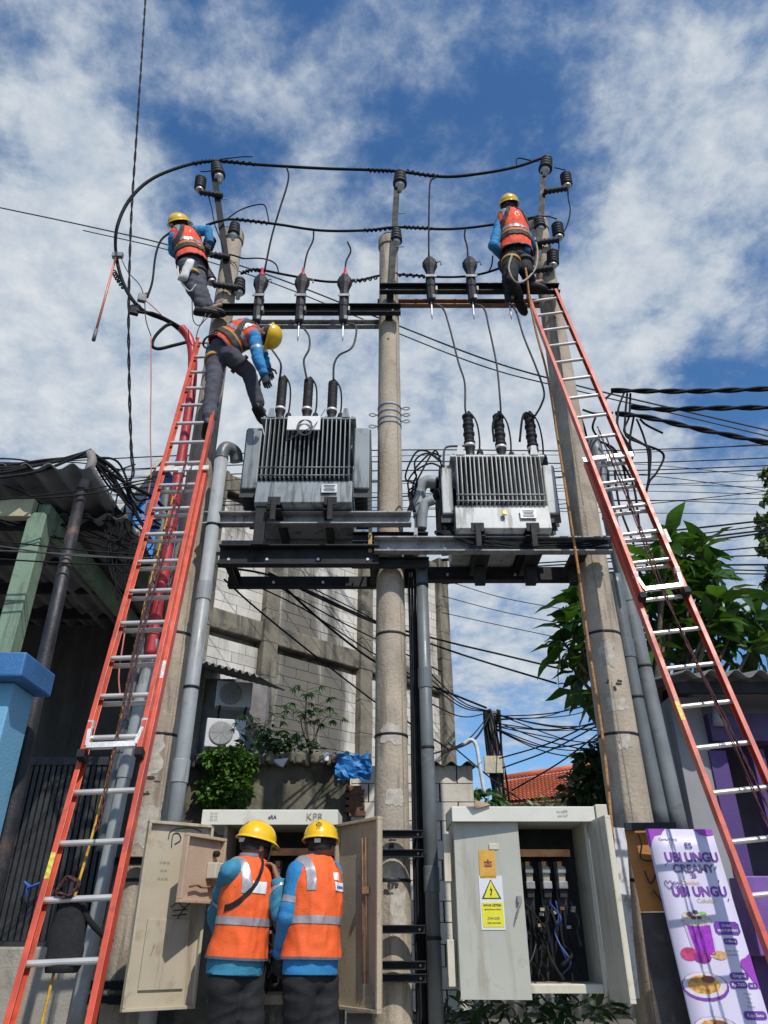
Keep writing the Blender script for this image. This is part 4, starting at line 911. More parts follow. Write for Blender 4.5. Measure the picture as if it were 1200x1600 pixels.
# the phone in his hand
c = V(J['wrR']).lerp(P(418, 1346, Dm + .09), .8); m = MB(); rot = Matrix.Rotation(R(12), 3, 'Y') @ Matrix.Rotation(R(20), 3, 'Z'); m.box(P(418, 1343, Dm + .02), (.012, .072, .15), rot)
tag(m.build('mobile_phone', M('phone_black', (.015, .015, .018), .2), bevel=.004), 'black mobile phone held against the ear of the worker at the cabinet', 'phone')
J = jd(Dm, head=(501, 1322, .03), chest=(493, 1350, .02), pelvis=(484, 1513, .0), shL=(464, 1363, -.09), shR=(519, 1363, .13), elL=(450, 1432, -.10), elR=(514, 1436, .34), wrL=(436, 1494, .05), wrR=(500, 1430, .50),
       hipL=(469, 1533, -.05), hipR=(502, 1533, .06), knL=(464, 1630, .02), knR=(508, 1630, .05))
J.update(anL=V((J['knL'].x - .02, Dm, .21)), anR=V((J['knR'].x + .02, Dm + .06, .21))); J.update(toeL=J['anL'] + V((-.04, .17, -.06)), toeR=J['anR'] + V((.05, .17, -.06)))
pe, ve, stripe, fr = person('worker in orange vest with blue sleeved left arm hanging, standing right of the phone caller', J, (-.02, .08, 1), (.12, 1, -.22), vestm, bluem, trousm, True, (.5, .5), palms=((.4, .8, 0), (-1, .1, 0)), helmet_emblem=(R(176), R(33), 1), knee='L', vest_len=.055)
s, u, f, hs, hu, hf = fr
for lo, hi, a0, a1 in ((.165, .115, .02, .115), (.105, .06, .02, .075)):
    stripe('back_print', whitep, [(V(J['chest']) - u * lo, u), (V(J['chest']) - u * hi, -u), (V(J['chest']) + s * a0, s), (V(J['chest']) + s * a1, -s), (V(J['chest']) - f * .02, -f)], .005)
blu_print = M('blue_print', (.04, .13, .42), .6)
for q, (a0, a1) in enumerate(((.03, .045), (.053, .105))):
    stripe('back_print', blu_print, [(V(J['chest']) - u * .15, u), (V(J['chest']) - u * .135, -u), (V(J['chest']) + s * a0, s), (V(J['chest']) + s * a1, -s), (V(J['chest']) - f * .02, -f)], .007)

# --- worker standing on the left crossarm
Da = 6.02
J = jd(Da, head=(281, 354, 0), chest=(286, 366, .0), pelvis=(300, 413, .0), shL=(272, 372, -.10), shR=(300, 362, .08), elL=(271, 392, -.02), elR=(325, 360, .10), wrL=(284, 408, .06), wrR=(328, 380, .12), hdR=(322, 392, .12),
       hipL=(292, 417, -.06), hipR=(306, 417, .06), knL=(302, 452, -.02), knR=(313, 450, .02), anL=(316, 481, .04), anR=(325, 480, .06), toeL=(333, 484, .06), toeR=(344, 477, .08))
pa, va, _, fr = person('worker on the left pole standing on the crossarm, leaning back with his right arm bent', J, (-.30, -.62, 1), (.65, .75, -.1), vestd, bluem, trousg, True, (.9, .9), harness=True, vest_len=.12, tape=False)
m = MB(); c = P(296, 417, Da - .17); m.loft([(c + Z * (.10 - .06 * i) + V((-.01 * i, 0, 0)), X, Y, .045 + .008 * (i % 3), .03) for i in range(6)], 10)
tag(m.build('tool_pouch', M('white_canvas', (.62, .62, .60), .8, var=.12, scale=20, bump=.4)), 'white canvas pouch hanging from the belt of the topmost worker on the left', 'pouch')
wire('safety_lanyard', [P(284, 400, Da - .1), P(278, 420, Da - .12), P(283, 440, Da - .15), P(296, 455, Da - .1), P(306, 445, Da - .12)], .009, 'white looped lanyard below the belt of the topmost worker on the left', 'lanyard', None, M('white_canvas'))
wire('safety_lanyard', [P(318, 402, Da - .02), P(340, 397, 6.2), P(360, 398, 6.24), P(380, 404, 6.3)], .011, 'black positioning strap from the topmost left worker round the left pole', 'lanyard')
# --- worker bending between ladder and grey transformer
Db = 5.78
J = jd(Db, head=(417, 524, .05), chest=(394, 518, .05), pelvis=(349, 543, .0), shL=(384, 506, .18), shR=(398, 526, -.10), elL=(408, 545, .26), elR=(403, 560, -.12), wrL=(418, 575, .25), wrR=(413, 586, -.10), hdR=(418, 604, -.10),
       hipL=(338, 552, .06), hipR=(358, 554, -.04), knL=(334, 600, -.05), knR=(388, 582, .10), anL=(326, 657, -.10), anR=(404, 634, .22), toeL=(325, 668, .06), toeR=(412, 642, .36))
pb, vb, _, fr = person('worker bending down with one foot on the ladder and one on the grey transformer', J, (.85, .1, -.25), (.25, .55, -.8), vestd, bluem, trousg, True, (1.1, 1.1), palms=((0, 1, 0), (.2, 1, 0)), harness=True, vest_len=.14)
wire('safety_lanyard', [P(352, 512, 5.7), P(340, 520, 5.62), P(322, 528, 5.75), P(318, 540, 5.9), P(330, 548, 5.75)], .012, 'black lanyard looped over the back of the bending worker', 'lanyard', None, harn)
# --- worker on the right pole
Dc = 5.98
J = jd(Dc, head=(796, 324, .02), chest=(797, 338, .0), pelvis=(807, 397, .0), shL=(783, 346, -.02), shR=(813, 345, .04), elL=(771, 384, -.08), elR=(824, 372, .08), wrL=(786, 402, .10), wrR=(832, 384, .22), hipL=(799, 402, 0), hipR=(815, 402, .03),
       knL=(797, 438, -.10), knR=(822, 424, -.02), anL=(810, 466, .20), anR=(829, 441, .10), toeL=(818, 474, .36), toeR=(846, 440, .14))
pw, vw, _, fr = person('worker on the right pole seen from behind, elbow out, standing on the crossarm', J, (-.1, -.55, 1), (.3, .95, .1), vestd, bluem, trousm, True, (.8, .8), harness=True, vest_len=.11, hair=True, tape=False)
wire('safety_lanyard', [P(800, 398, 5.78), P(795, 420, 5.74), P(805, 440, 5.76), P(820, 438, 5.85), P(836, 420, 6.0), P(840, 395, 6.15), P(836, 372, 6.24)], .012, 'pale rope lanyard hanging in a loop below the worker on the right pole', 'lanyard', None, M('pale_rope', (.36, .31, .23), .85, var=.3, scale=50, bump=.5, bscale=200))
m = MB(); c = P(823, 388, 5.9); m.loft([(c + Z * (.06 - .04 * i), X, Y, .05 - .003 * i, .03) for i in range(4)], 10); tag(m.build('tool_pouch', bluem), 'small blue pouch at the right hip of the worker on the right pole', 'pouch')
# ================================================================ lettering
def text(s, size, o, xd, yd, mat, parent, name='lettering', th=.0, bold=0, spacing=1.0):
    cu = bpy.data.curves.new('t', 'FONT'); cu.body = s; cu.size = 1; cu.align_x = 'CENTER'; cu.align_y = 'CENTER'; cu.offset = bold; cu.space_character = spacing; cu.resolution_u = 3
    ob = bpy.data.objects.new('t', cu); COL.objects.link(ob); dg = bpy.context.evaluated_depsgraph_get(); dg.update()
    me = bpy.data.meshes.new_from_object(ob.evaluated_get(dg)); bpy.data.objects.remove(ob); bpy.data.curves.remove(cu)
    g = org(parent); sx, sy = size if isinstance(size, tuple) else (size, size)
    for v in me.vertices: v.co = V(o) + xd * (v.co.x * sx) + yd * (v.co.y * sy) - g
    me.materials.clear(); me.materials.append(mat); me.name = name
    return obj_mesh(name, me, parent)
ink = M('black_ink', (.03, .03, .032), .7, var=.3, scale=30)
inkf = M('faded_ink', (.22, .21, .18), .8, var=.3, scale=40)

# ================================================================ switch cabinets
shade_in = M('cabinet_inner_shade', (.018, .018, .018), .8, var=.25, scale=4)  # near-black colour stands in for the shade inside the cabinets
def cabinet(label, px0, px1, D, ytop, ybot, paint, rx0, rx1, dep=.42):
    x0, x1 = xat(px0, 1420, D), xat(px1, 1420, D); z1 = P(600, ytop, D).z; z0 = P(600, ybot, D).z
    t = thing('switch_cabinet', label, 'cabinet', ((x0 + x1) / 2, D + dep / 2, z0), 'switch cabinets')
    w = x1 - x0; cx = (x0 + x1) / 2; th = .025
    m = MB(); m.box((x0 + th / 2, D + dep / 2, (z0 + z1) / 2), (th, dep, z1 - z0)); m.build('side_panel', paint, t, bevel=.004)
    m = MB(); m.box((x1 - th / 2, D + dep / 2, (z0 + z1) / 2), (th, dep, z1 - z0)); m.build('side_panel', paint, t, bevel=.004)
    m = MB(); m.box((cx, D + dep - th / 2, (z0 + z1) / 2), (w - 2 * th - .002, th, z1 - z0 - .01)); m.build('back_panel', shade_in, t)
    m = MB(); m.box((cx, D + dep / 2 - .02, z0 + .02), (w - 2 * th - .002, dep - .06, .04)); m.build('floor_panel', paint, t, bevel=.003)
    m = MB(); m.box((cx, D + .012, z0 + .012), (w - 2 * th - .004, .02, .05)); m.build('sill', paint, t, bevel=.003)
    r0, r1 = xat(rx0, ytop - 12, D - .1), xat(rx1, ytop - 12, D - .1); zr = P(600, ytop - 24, D - .1).z; zr0 = P(600, ytop, D - .1).z
    m = MB(); m.extr((r0, 0, 0), (r1, 0, 0), [(D - .10, zr0), (D - .10, zr), (D + dep + .08, zr + .03), (D + dep + .08, zr0), (D + dep + .05, zr0 + .012), (D - .08, zr0 + .012)], Y, Z); rf = m.build('roof', M('cream_roof', (.62, .61, .53), .5, var=.06, scale=3, dirt=((.4, .36, .28), .22, 5), bump=.05), t, bevel=.005)
    return t, rf, x0, x1, z0, z1, zr0, zr, r0, r1
def door(t, hinge, free, z0, z1, paint, name='door', inner=1, th=.03, lip=.035):
    h, f = V((*hinge, 0)), V((*free, 0)); d = (f - h).normalized(); n = V((d.y, -d.x, 0)) * inner; L = (f - h).length
    m = MB(); c = (h + f) / 2; rot = Matrix.Rotation(math.atan2(d.y, d.x), 3, 'Z')
    m.box(V((c.x, c.y, (z0 + z1) / 2)), (L, .004, z1 - z0), rot); o = m.build(name, paint, t)
    m = MB()
    for p, sz in (((0, (z1 - z0) / 2 - .01), (L, lip, .02)), ((0, -(z1 - z0) / 2 + .01), (L, lip, .02)), ((L / 2 - .01, 0), (.02, lip, z1 - z0 - .042)), ((-L / 2 + .01, 0), (.02, lip, z1 - z0 - .042))):
        m.box(V((c.x, c.y, (z0 + z1) / 2)) + d * p[0] + Z * p[1] + n * (lip / 2 + .0025), sz, rot)
    m.build('door_edge', paint, o, bevel=.003)
    return o, d, n, L, c
tanin = M('tan_cabinet_inside', (.40, .33, .23), .55, var=.1, scale=3, dirt=((.22, .16, .1), .3, 5), streak=((.27, .2, .13), .3, 8))
LC, rfL, x0, x1, z0, z1, zr0, zr, r0, r1 = cabinet('tan switch cabinet with both doors open, behind the two workers', 338, 528, 5.85, 1289, 1566, creamd, 315, 528)
text('KPR', .07, V((r1 - .17, 5.745, (zr + zr0) / 2)), X, Z, inkf, rfL, 'handwriting')
text('aRA', .035, V(((r0 + r1) / 2 + .02, 5.745, (zr + zr0) / 2)), X, Z, ink, rfL, 'handwriting', bold=.02)
for i in range(3): text('lbs m2', .02, V((r0 + .09, 5.745, zr - .025 - i * .022)), X, Z, inkf, rfL, 'handwriting')
hz = (5.82, 5.5)
dl, d, n, L, c = door(LC, (xat(316, 1440, 5.80), 5.80), (xat(208, 1440, 5.52), 5.52), z0 - .03, z1 - .01, creamd, inner=-1)
m = MB(); m.box(V((c.x, c.y, z0 + .28)) + n * .01, (L * .62, .012, .40), Matrix.Rotation(math.atan2(d.y, d.x), 3, 'Z')); m.build('document_pocket', creamd, dl, bevel=.003)
zc_ = z1 - .10; nd_ = n * .005; xd = -d
def scrawl(parent, o, xd, yd, seqs, mat=ink, r=.0035, name='graffiti'):
    for sq in seqs: m = MB(); m.tube(catmull([V(o) + xd * a + yd * b for a, b in sq], 5), r, 5); m.build(name, mat, parent)
oc = V((c.x, c.y, z1 - .12)) + n * .006 - d * 0
scrawl(dl, oc, xd, Z, [[(-.08, .0), (-.07, .05), (.0, .075), (.1, .08), (.16, .06)], [(-.05, -.05), (-.05, .03), (-.01, .04), (.01, .0), (-.03, -.03)], [(.05, -.05), (.05, .04), (.10, .03), (.09, -.01), (.05, -.01), (.11, -.05)], [(.12, .03), (.13, -.03), (.17, -.03)]])
scrawl(dl, oc + Z * -.44, xd, Z, [[(.0, .02), (.05, .05), (.09, .02), (.14, .05)], [(.02, .0), (.12, .01)], [(.10, .02), (.06, -.05), (.08, -.12)], [(.02, -.03), (.12, -.02)]])
for i in range(3): text('00 ' * (3 - i % 2), .02, oc + Z * (-.15 - .05 * i) - xd * .08, xd, Z, inkf, dl, 'stencil')
# swung-out instrument panel with a small meter box
pd_, d2, n2, L2, c2 = door(LC, (xat(344, 1360, 5.78), 5.78), (xat(281, 1360, 5.40), 5.40), P(600, 1411, 5.5).z, P(600, 1304, 5.5).z, M('pinkish_tan_paint', (.50, .36, .26), .5, var=.08, scale=3, dirt=((.35, .2, .12), .25, 6)), 'instrument_panel', -1)
rot2 = Matrix.Rotation(math.atan2(d2.y, d2.x), 3, 'Z')
m = MB(); m.box(V((c2.x, c2.y, P(600, 1358, 5.5).z)) + n2 * .045 - d2 * .10, (.09, .08, .10), rot2); m.build('meter_box', cream, pd_, bevel=.006)
m = MB(); m.lathe(V((c2.x, c2.y, P(600, 1330, 5.5).z)) + n2 * .01 - d2 * .12, n2, [(.02, 0), (.022, .03), (.012, .04)], 14); m.build('knob', black, pd_)
m = MB(); m.tube(catmull([V((c2.x, c2.y, P(600, 1386, 5.5).z)) + n2 * .03 + d2 * a + Z * b for a, b in ((.13, 0), (.06, .012), (0, .002), (-.1, .01))], 6), .008, 6); m.build('bare_wire', rust, pd_)
# right-hand door of the left cabinet
dr, d, n, L, c = door(LC, (xat(526, 1440, 5.83), 5.83), (xat(597, 1440, 5.40), 5.40), z0 - .03, z1 - .0, tanin, inner=1)
for a, lb in ((.09, 0), (.13, 1)):
    m = MB(); m.tube([V((c.x, c.y, z0 + .12)) + n * .02 + d * (a * (1 - 2 * 0)), V((c.x, c.y, z1 - .12)) + n * .02 + d * (a - .03)], .005, 6); m.build('lock_rod', rust, dr)
m = MB(); m.box(V((c.x, c.y, (z0 + z1) / 2 + .1)) + n * .02 + d * .11, (.05, .03, .04)); m.build('latch', rust, dr)
# gear inside: three fuse ways, bus bars, cables
cer = M('ceramic_cream', (.36, .32, .22), .35, var=.1); copper = M('copper', (.35, .16, .07), .35, .9)
def fuseways(t, xs, y, za, zb):
    for xx in xs:
        m = MB(); m.box((xx, y, (za + zb) / 2), (.075, .04, zb - za)); p = m.build('fuse_base', M('fuse_base_black', (.02, .02, .022), .5), t, bevel=.005)
        for f, hh, mt, w, dd in ((.64, .16, cer, .05, .06), (.50, .05, steel, .065, .085), (.80, .04, steel, .06, .08), (.40, .10, polym, .055, .06), (.93, .05, copper, .04, .02)):
            m = MB(); m.box((xx + .004, y - .02 - dd / 2, za + (zb - za) * f), (w, dd, hh)); m.build('fuse_link' if mt is cer else 'contact', mt, p, bevel=.006)
        for k in range(3):
            m = MB(); x_ = xx + (k - 1) * .022; m.tube(catmull([(x_, y - .04, za + .03), (x_ + random.uniform(-.02, .02), y - .06, za - .15), (x_ + random.uniform(-.04, .04), y - .05, za - .38)], 6), .011, 8); m.build('feeder_cable', cable, p)
    xa_, xb__ = min(xs) - .08, max(xs) + .08
    for k in range(16):
        x_ = random.uniform(xa_, xb__); q = [(x_, y - random.uniform(0, .1), za + random.uniform(-.05, .1))]
        for g in range(4): q.append((min(xb__, max(xa_, q[-1][0] + random.uniform(-.09, .09))), y - random.uniform(.02, .16), q[-1][2] - random.uniform(.05, .14)))
        m = MB(); m.tube(catmull(q, 5), random.choice((.005, .007, .012)), 6); m.build('control_wire', random.choice((cable, cable, cable, cgrey, M('blue_wire', (.02, .05, .18), .5))), t)
    for k in range(10):
        m = MB(); m.box((random.uniform(xa_, xb__), y - random.uniform(.03, .09), za + random.uniform(-.12, .02)), (.03, .03, .02)); m.build('lug', random.choice((steel, copper, cer)), t)
    m = MB(); m.box((sum(xs) / len(xs), y + .01, zb + .06), (abs(xs[-1] - xs[0]) + .2, .02, .05)); m.build('bus_bar', copper, t)
fuseways(LC, [x0 + .22 + i * .16 for i in range(4)], 6.08, z0 + .48, z1 - .22)

RC, rfR, x0, x1, z0, z1, zr0, zr, r0, r1 = cabinet('grey cream switch cabinet with its left door shut and fuses showing', 713, 934, 5.85, 1284, 1549, cream, 706, 930)
m = MB(); m.box((r1 + .045, 5.9, (zr + zr0) / 2 + .012), (.085, .34, zr - zr0)); m.build('roof_end', cream, rfR, bevel=.006)
for i, s_ in enumerate(('mrad90', 'aus bcf')): text(s_, .026, V((r1 - .24, 5.745, zr - .035 - .028 * i)), X, Z, inkf, rfR, 'handwriting')
dd_, d, n, L, c = door(RC, (x0 + .005, 5.842), (x0 + (x1 - x0) * .475, 5.80), z0 - .045, z1 - .005, greypaint, inner=-1, lip=.03)
c = V((c.x, c.y, 0)); no = -n; xd = d
def on_door(a, zz, off=.006): return c + xd * a + Z * zz + no * off
def pz(py): return P(600, py, 5.82).z
st = lambda w, h, cc, mat, nm, off: MB().plate([on_door(cc[0] - w / 2, cc[1] - h / 2, off), on_door(cc[0] + w / 2, cc[1] - h / 2, off), on_door(cc[0] + w / 2, cc[1] + h / 2, off), on_door(cc[0] - w / 2, cc[1] + h / 2, off)], .0015).build(nm, mat, dd_)
st(.115, .185, (-.005, pz(1350)), M('orange_sticker', (.62, .33, .05), .5, var=.1, scale=15), 'orange_sticker', .006)
text('*', .12, on_door(-.0, pz(1356) - .0, .008), xd, Z, M('maroon_ink', (.2, .06, .06), .6), dd_, 'sticker_mark', bold=.03)
text('o0o', .035, on_door(-.0, pz(1352), .008), xd, Z, M('maroon_ink'), dd_, 'sticker_mark', bold=.03)
zs = pz(1410); sw = .165
st(sw, .335, (.01, zs), M('sign_white', (.66, .66, .68), .4, var=.04), 'warning_sign', .006)
yel = M('sign_yellow', (.72, .66, .03), .4, var=.05); st(sw * .88, .15, (.012, zs - .075), yel, 'warning_sign', .008)
tri = lambda k, off: [on_door(.01 - .068 * k, zs + .022 + (1 - k) * .028, off), on_door(.01 + .068 * k, zs + .022 + (1 - k) * .028, off), on_door(.01, zs + .145 - (1 - k) * .05, off)]
MB().plate(tri(1, .008), .001).build('warning_triangle', ink, dd_); MB().plate(tri(.78, .0095), .001).build('warning_triangle', yel, dd_)
bolt = [(.004, .06), (-.012, .02), (-.001, .024), (-.006, -.012), (-.012, -.008), (-.002, -.03), (.006, -.008), (.001, -.012), (.012, .034), (.0, .03)]
MB().plate([on_door(.010 + a * .85, zs + .06 + b_ * .72, .0108) for a, b_ in bolt][::-1], .001).build('lightning_mark', ink, dd_)
text('AWAS LISTRIK', .0195, on_door(.012, zs - .018, .0095), xd, Z, ink, dd_, 'sign_text', bold=.03); text('BERTEGANGAN TINGGI', .0105, on_door(.012, zs - .044, .0095), xd, Z, ink, dd_, 'sign_text', bold=.02)
text('DANGER', .021, on_door(.016, zs - .098, .0095), xd, Z, inkf, dd_, 'sign_text', bold=.02); text('HIGH VOLTAGE', .0125, on_door(.016, zs - .126, .0095), xd, Z, ink, dd_, 'sign_text', bold=.02)
m = MB(); p = on_door(L * .43, pz(1405), .012); m.box(p, (.03, .03, .04)); m.tube(catmull([p + V((0, -.02, -.02)), p + V((-.02, -.025, -.07)), p + V((-.035, -.02, -.12)), p + V((-.02, -.02, -.08)), p + V((.0, -.02, -.03))], 5), .005, 6); m.build('padlock', steel, dd_)
m = MB(); p = on_door(.05, pz(1323), .004); m.box(p, (.07, .012, .04)); m.build('name_slot', cream, dd_, bevel=.003)
d3, d, n, L, c = door(RC, (x1 + .003, 5.845), (xat(968, 1440, 5.46), 5.46), z0 - .045, z1 - .005, cream, inner=-1)
m = MB(); m.box(V((c.x, c.y, pz(1390))) + n * .012 - d * .02, (.06, .004, .16), Matrix.Rotation(math.atan2(d.y, d.x), 3, 'Z')); m.build('yellow_label', yel, d3)
m = MB(); m.box(V((c.x, c.y, pz(1410))) + n * .02 + d * .1, (.04, .03, .09), Matrix.Rotation(math.atan2(d.y, d.x), 3, 'Z')); m.build('latch', steel, d3, bevel=.004)
fuseways(RC, [x0 + (x1 - x0) * f for f in (.56, .685, .80)], 6.08, z0 + .48, z1 - .25)
for py0, py1, lb in ((1303, 1378, 'upper'), (1468, 1542, 'lower')):
    a, b_ = P(703, py0, 5.92), P(703, py1, 5.92); m = MB(); m.box((x0 - .045, 5.95, (a.z + b_.z) / 2), (.05, .10, a.z - b_.z)); m.build('mounting_strip', cream, RC, bevel=.005)
m = MB(); q = P(745, 1258, 5.75); m.add([q + V((-.12, 0, .05)), q + V((-.02, -.06, .02)), q + V((.10, -.02, .0)), q + V((.06, .05, .03)), q + V((-.03, .08, .05)), q + V((-.02, -.03, -.03))], [(0, 1, 4), (1, 5, 2), (1, 2, 3, 4)], 0, True)
tag(m.build('dry_leaf', M('dry_leaf', (.33, .24, .15), .8, var=.2)), 'curled brown dry leaf on the roof of the right cabinet', 'leaf')

# ================================================================ drinks banner and boards
A, B_, C_, D_ = P(1008, 1295, 5.55), P(1112, 1296, 5.5), P(1216, 1640, 5.35), P(1089, 1640, 5.40)
t = thing('drinks_banner', 'white and purple drinks banner hanging on the right pole behind the ladder', 'banner', (A + D_) / 2)
bw = M('banner_white', (.60, .56, .70), .45, var=.03, scale=3, bump=.02); bp_ = M('banner_purple', (.30, .04, .42), .45, var=.1); pt_ = M('print_purple', (.17, .04, .32), .5, var=.08); pk = M('print_dark', (.10, .07, .20), .5)
ux = (B_ - A).normalized(); W_ = (B_ - A).length; uy = (D_ - A); H_ = uy.length; uy = uy.normalized(); nb = ux.cross(-uy).normalized()
if nb.y > 0: nb = -nb
m = MB(); N_ = 10; vs = [A.lerp(D_, j / N_).lerp(B_.lerp(C_, j / N_), i / 4) + nb * (.002 * math.sin(i * 1.7 + j * .9)) for j in range(N_ + 1) for i in range(5)]
m.add(vs, [(j * 5 + i, j * 5 + i + 1, (j + 1) * 5 + i + 1, (j + 1) * 5 + i) for j in range(N_) for i in range(4)], 0, True); o = m.build('sheet', bw, t); o.modifiers.new('s', 'SOLIDIFY').thickness = .003
def bpnt(u_, v_, off=.016):
    off = .0035 + (off - .016) * .5
    return bpnt0(u_, v_, off)
def bpnt0(u_, v_, off): return A.lerp(D_, v_).lerp(B_.lerp(C_, v_), u_) + nb * off
def bdir(u_, v_): return (bpnt(u_ + .01, v_) - bpnt(u_ - .01, v_)).normalized(), (bpnt(u_, v_ - .01) - bpnt(u_, v_ + .01)).normalized()
def btext(s_, u_, v_, size, mat, bold=.02): a, b__ = bdir(u_, v_); text(s_, size, bpnt(u_, v_, .019), a, b__, mat, t, 'lettering', bold=bold)
def uv_of(px, py):
    q = PP(px, py, A, nb); best = None
    for i in range(60):
        for k in range(60):
            e = (bpnt(i / 59, k / 59, 0) - q).length
            if best is None or e < best[0]: best = (e, i / 59, k / 59)
    return best[1:]
def blob(cs, mat, nm, off=.017): MB().add([bpnt(a, b__, off) for a, b__ in cs], [list(range(len(cs)))]).build(nm, mat, t, fix=False)
def disc(u_, v_, ru, rv, mat, nm, off=.017, n=18, ph=0): blob([(u_ + ru * math.cos(2 * math.pi * i / n + ph), v_ + rv * math.sin(2 * math.pi * i / n + ph)) for i in range(n)], mat, nm, off)
blob([(0, 0), (.3, 0), (.26, .012), (.22, .03), (.12, .035), (.07, .06), (.03, .09), (0, .10)], bp_, 'corner_shape'); blob([(.72, 0), (1, 0), (1, .03), (.9, .035), (.8, .025)], bp_, 'corner_shape')
blob([(1, .60), (.93, .62), (.86, .63), (.84, .66), (.90, .69), (.95, .73), (1, .76)], bp_, 'corner_shape')
btext('ES', .58, .088, .052, pk); btext('UBI UNGU', .58, .148, (.074, .082), pt_, .035); btext('CREAMY', .56, .205, (.068, .068), pk, .03); btext('25', .54, .240, .036, pt_, .04)
btext('UBI UNGU', .56, .318, (.074, .082), pt_, .035); btext('Cemilan', .46, .272, .038, M('print_cream', (.62, .50, .36), .5), .01); btext('Cokelat', .62, .360, .036, M('print_cream'), .01)
btext('Cerita Ceria', .30, .055, .024, pk, .01)
for u_, v_, w_, h_, tx, sz in ((.80, .488, .34, .030, 'Order', .022), (.80, .499, .0, 0, '0858 9189 8363', .019), (.80, .548, .18, .014, '+ Menu', .02), (.78, .70, .24, .015, 'Original', .024), (.74, .738, .22, .015, 'Rp 7000', .024), (.92, .742, .12, .013, 'isi 3', .02), (.84, .865, .28, .018, 'Keju Susu', .024)):
    if w_: blob([(u_ + w_ / 2 * cx_, v_ + h_ * cy_) for cx_, cy_ in ((-1, -.6), (-.8, -1), (.8, -1), (1, -.6), (1, .6), (.8, 1), (-.8, 1), (-1, .6))], M('print_violet', (.12, .03, .30), .5), 'price_tag')
    btext(tx, u_, v_ - (.012 if tx == 'Order' else 0), sz, whitep, .01)
for i, tx in enumerate(('Coklat  Keju', 'Strawberry')): btext(tx, .78, .59 + .018 * i, .016, pk, .0)
for i, tx in enumerate(('Coklat', 'Keju', 'Susu', 'Matcha')): btext(tx, .82, .775 + .018 * i, .016, inkf, 0)
# cup
cupm = M('print_ube', (.26, .02, .36), .4, var=.45, scale=26, bump=0); crm = M('print_foam', (.50, .43, .40), .5, var=.35, scale=60, bump=0)
blob([(.22, .46), (.60, .46), (.58, .62), (.26, .62)], M('print_pale', (.52, .38, .60), .4), 'printed_cup'); blob([(.26, .475), (.58, .475), (.55, .61), (.30, .61)], cupm, 'printed_cup', .0175)
disc(.41, .452, .21, .028, crm, 'printed_foam', .018); disc(.38, .43, .15, .022, crm, 'printed_foam', .0185)
for a, b__, r_ in ((.34, .425, .05), (.42, .415, .045), (.38, .44, .04), (.46, .44, .035)): disc(a, b__, r_, r_ * .25, M('print_cookie', (.08, .04, .06), .5), 'printed_crumb', .019, 7, a * 9)
disc(.52, .42, .06, .008, M('print_leaf', (.2, .45, .1), .5), 'printed_leaf', .0195)
disc(.20, .605, .12, .03, M('print_yam', (.42, .03, .12), .5, var=.3, scale=30), 'printed_yam', .018); disc(.36, .62, .12, .026, M('print_yam2', (.25, .01, .22), .5, var=.3, scale=30), 'printed_yam', .0187); disc(.60, .61, .10, .02, M('print_bread', (.55, .32, .15), .5, var=.2, scale=30), 'printed_bun', .0175)
for v_, in ((.745,), (.93,)):
    disc(.30, v_, .31, .062, pt_, 'printed_plate', .0175); disc(.30, v_ - .006, .285, .055, M('print_plate', (.60, .55, .58), .5), 'printed_plate', .018); disc(.29, v_ - .008, .22, .042, M('print_food', (.55, .28, .06), .5, var=.5, scale=28), 'printed_food', .0185, 9); disc(.36, v_ - .03, .09, .016, M('print_sauce', (.22, .06, .03), .5), 'printed_food', .019)
for (a, b__) in ((.16, .19), (.20, .175), (.88, .20), (.86, .21), (.86, .27), (.92, .36)): blob([(a, b__), (a + .02, b__ - .012), (a + .03, b__ - .010), (a + .012, b__ + .004)], pk, 'printed_dash')
scrawl(t, bpnt(.15, .28, .02), bdir(.15, .28)[0], bdir(.15, .28)[1], [[(0, -.03), (-.025, .0), (-.015, .02), (0, .008), (.015, .02), (.025, 0), (0, -.03)], [(.05, -.02), (.03, .0), (.04, .014), (.05, .004), (.065, .012), (.07, 0), (.05, -.02)]], pk, .0022, 'printed_heart')
m = MB(); m.beam(P(976, 1292, 5.62), P(1056, 1291, 5.6), .03, .05); tag(m.build('top_rail', steeld), 'dark rail above the orange board on the right pole', 'rail')
orb = M('orange_board', (.42, .17, .03), .6, var=.12, scale=4, dirt=((.2, .09, .03), .3, 5))
q = [P(976, 1296, 5.68), P(1040, 1296, 5.66), P(1085, 1424, 5.62), P(1002, 1424, 5.64)]; t2 = thing('orange_board', 'orange board with black scrawls behind the drinks banner', 'board', q[3]); m = MB(); m.plate(q[::-1], .015); m.build('panel', orb, t2)
scrawl(t2, P(1010, 1340, 5.62), X, Z, [[(-.03, .15), (-.02, .08), (-.04, 0), (.02, -.02), (.06, .0)], [(-.03, -.08), (.0, -.16), (.05, -.10)], [(.01, -.2), (.06, -.28), (.07, -.36)]], ink, .006)
q = [P(1002, 1426, 5.66), P(1090, 1424, 5.62), P(1140, 1640, 5.52), P(1030, 1640, 5.56)]; m = MB(); m.plate(q[::-1], .02); tag(m.build('dark_board', M('dark_brown_board', (.045, .035, .03), .6, var=.4, scale=5, dirt=((.15, .1, .06), .25, 6))), 'dark brown board under the orange board, left of the banner', 'board')
q = [P(948, 1292, 6.0), P(978, 1294, 6.0), P(990, 1470, 5.98), P(1000, 1560, 5.96), P(968, 1560, 5.98)]; m = MB(); m.plate(q[::-1], .012); tag(m.build('whitewashed_panel', M('peeling_white', (.66, .66, .68), .8, var=.1, dirt=((.12, .1, .09), .4, 7), streak=((.25, .23, .2), .4, 12))), 'peeling whitewashed panel between the right cabinet and the orange board', 'panel')
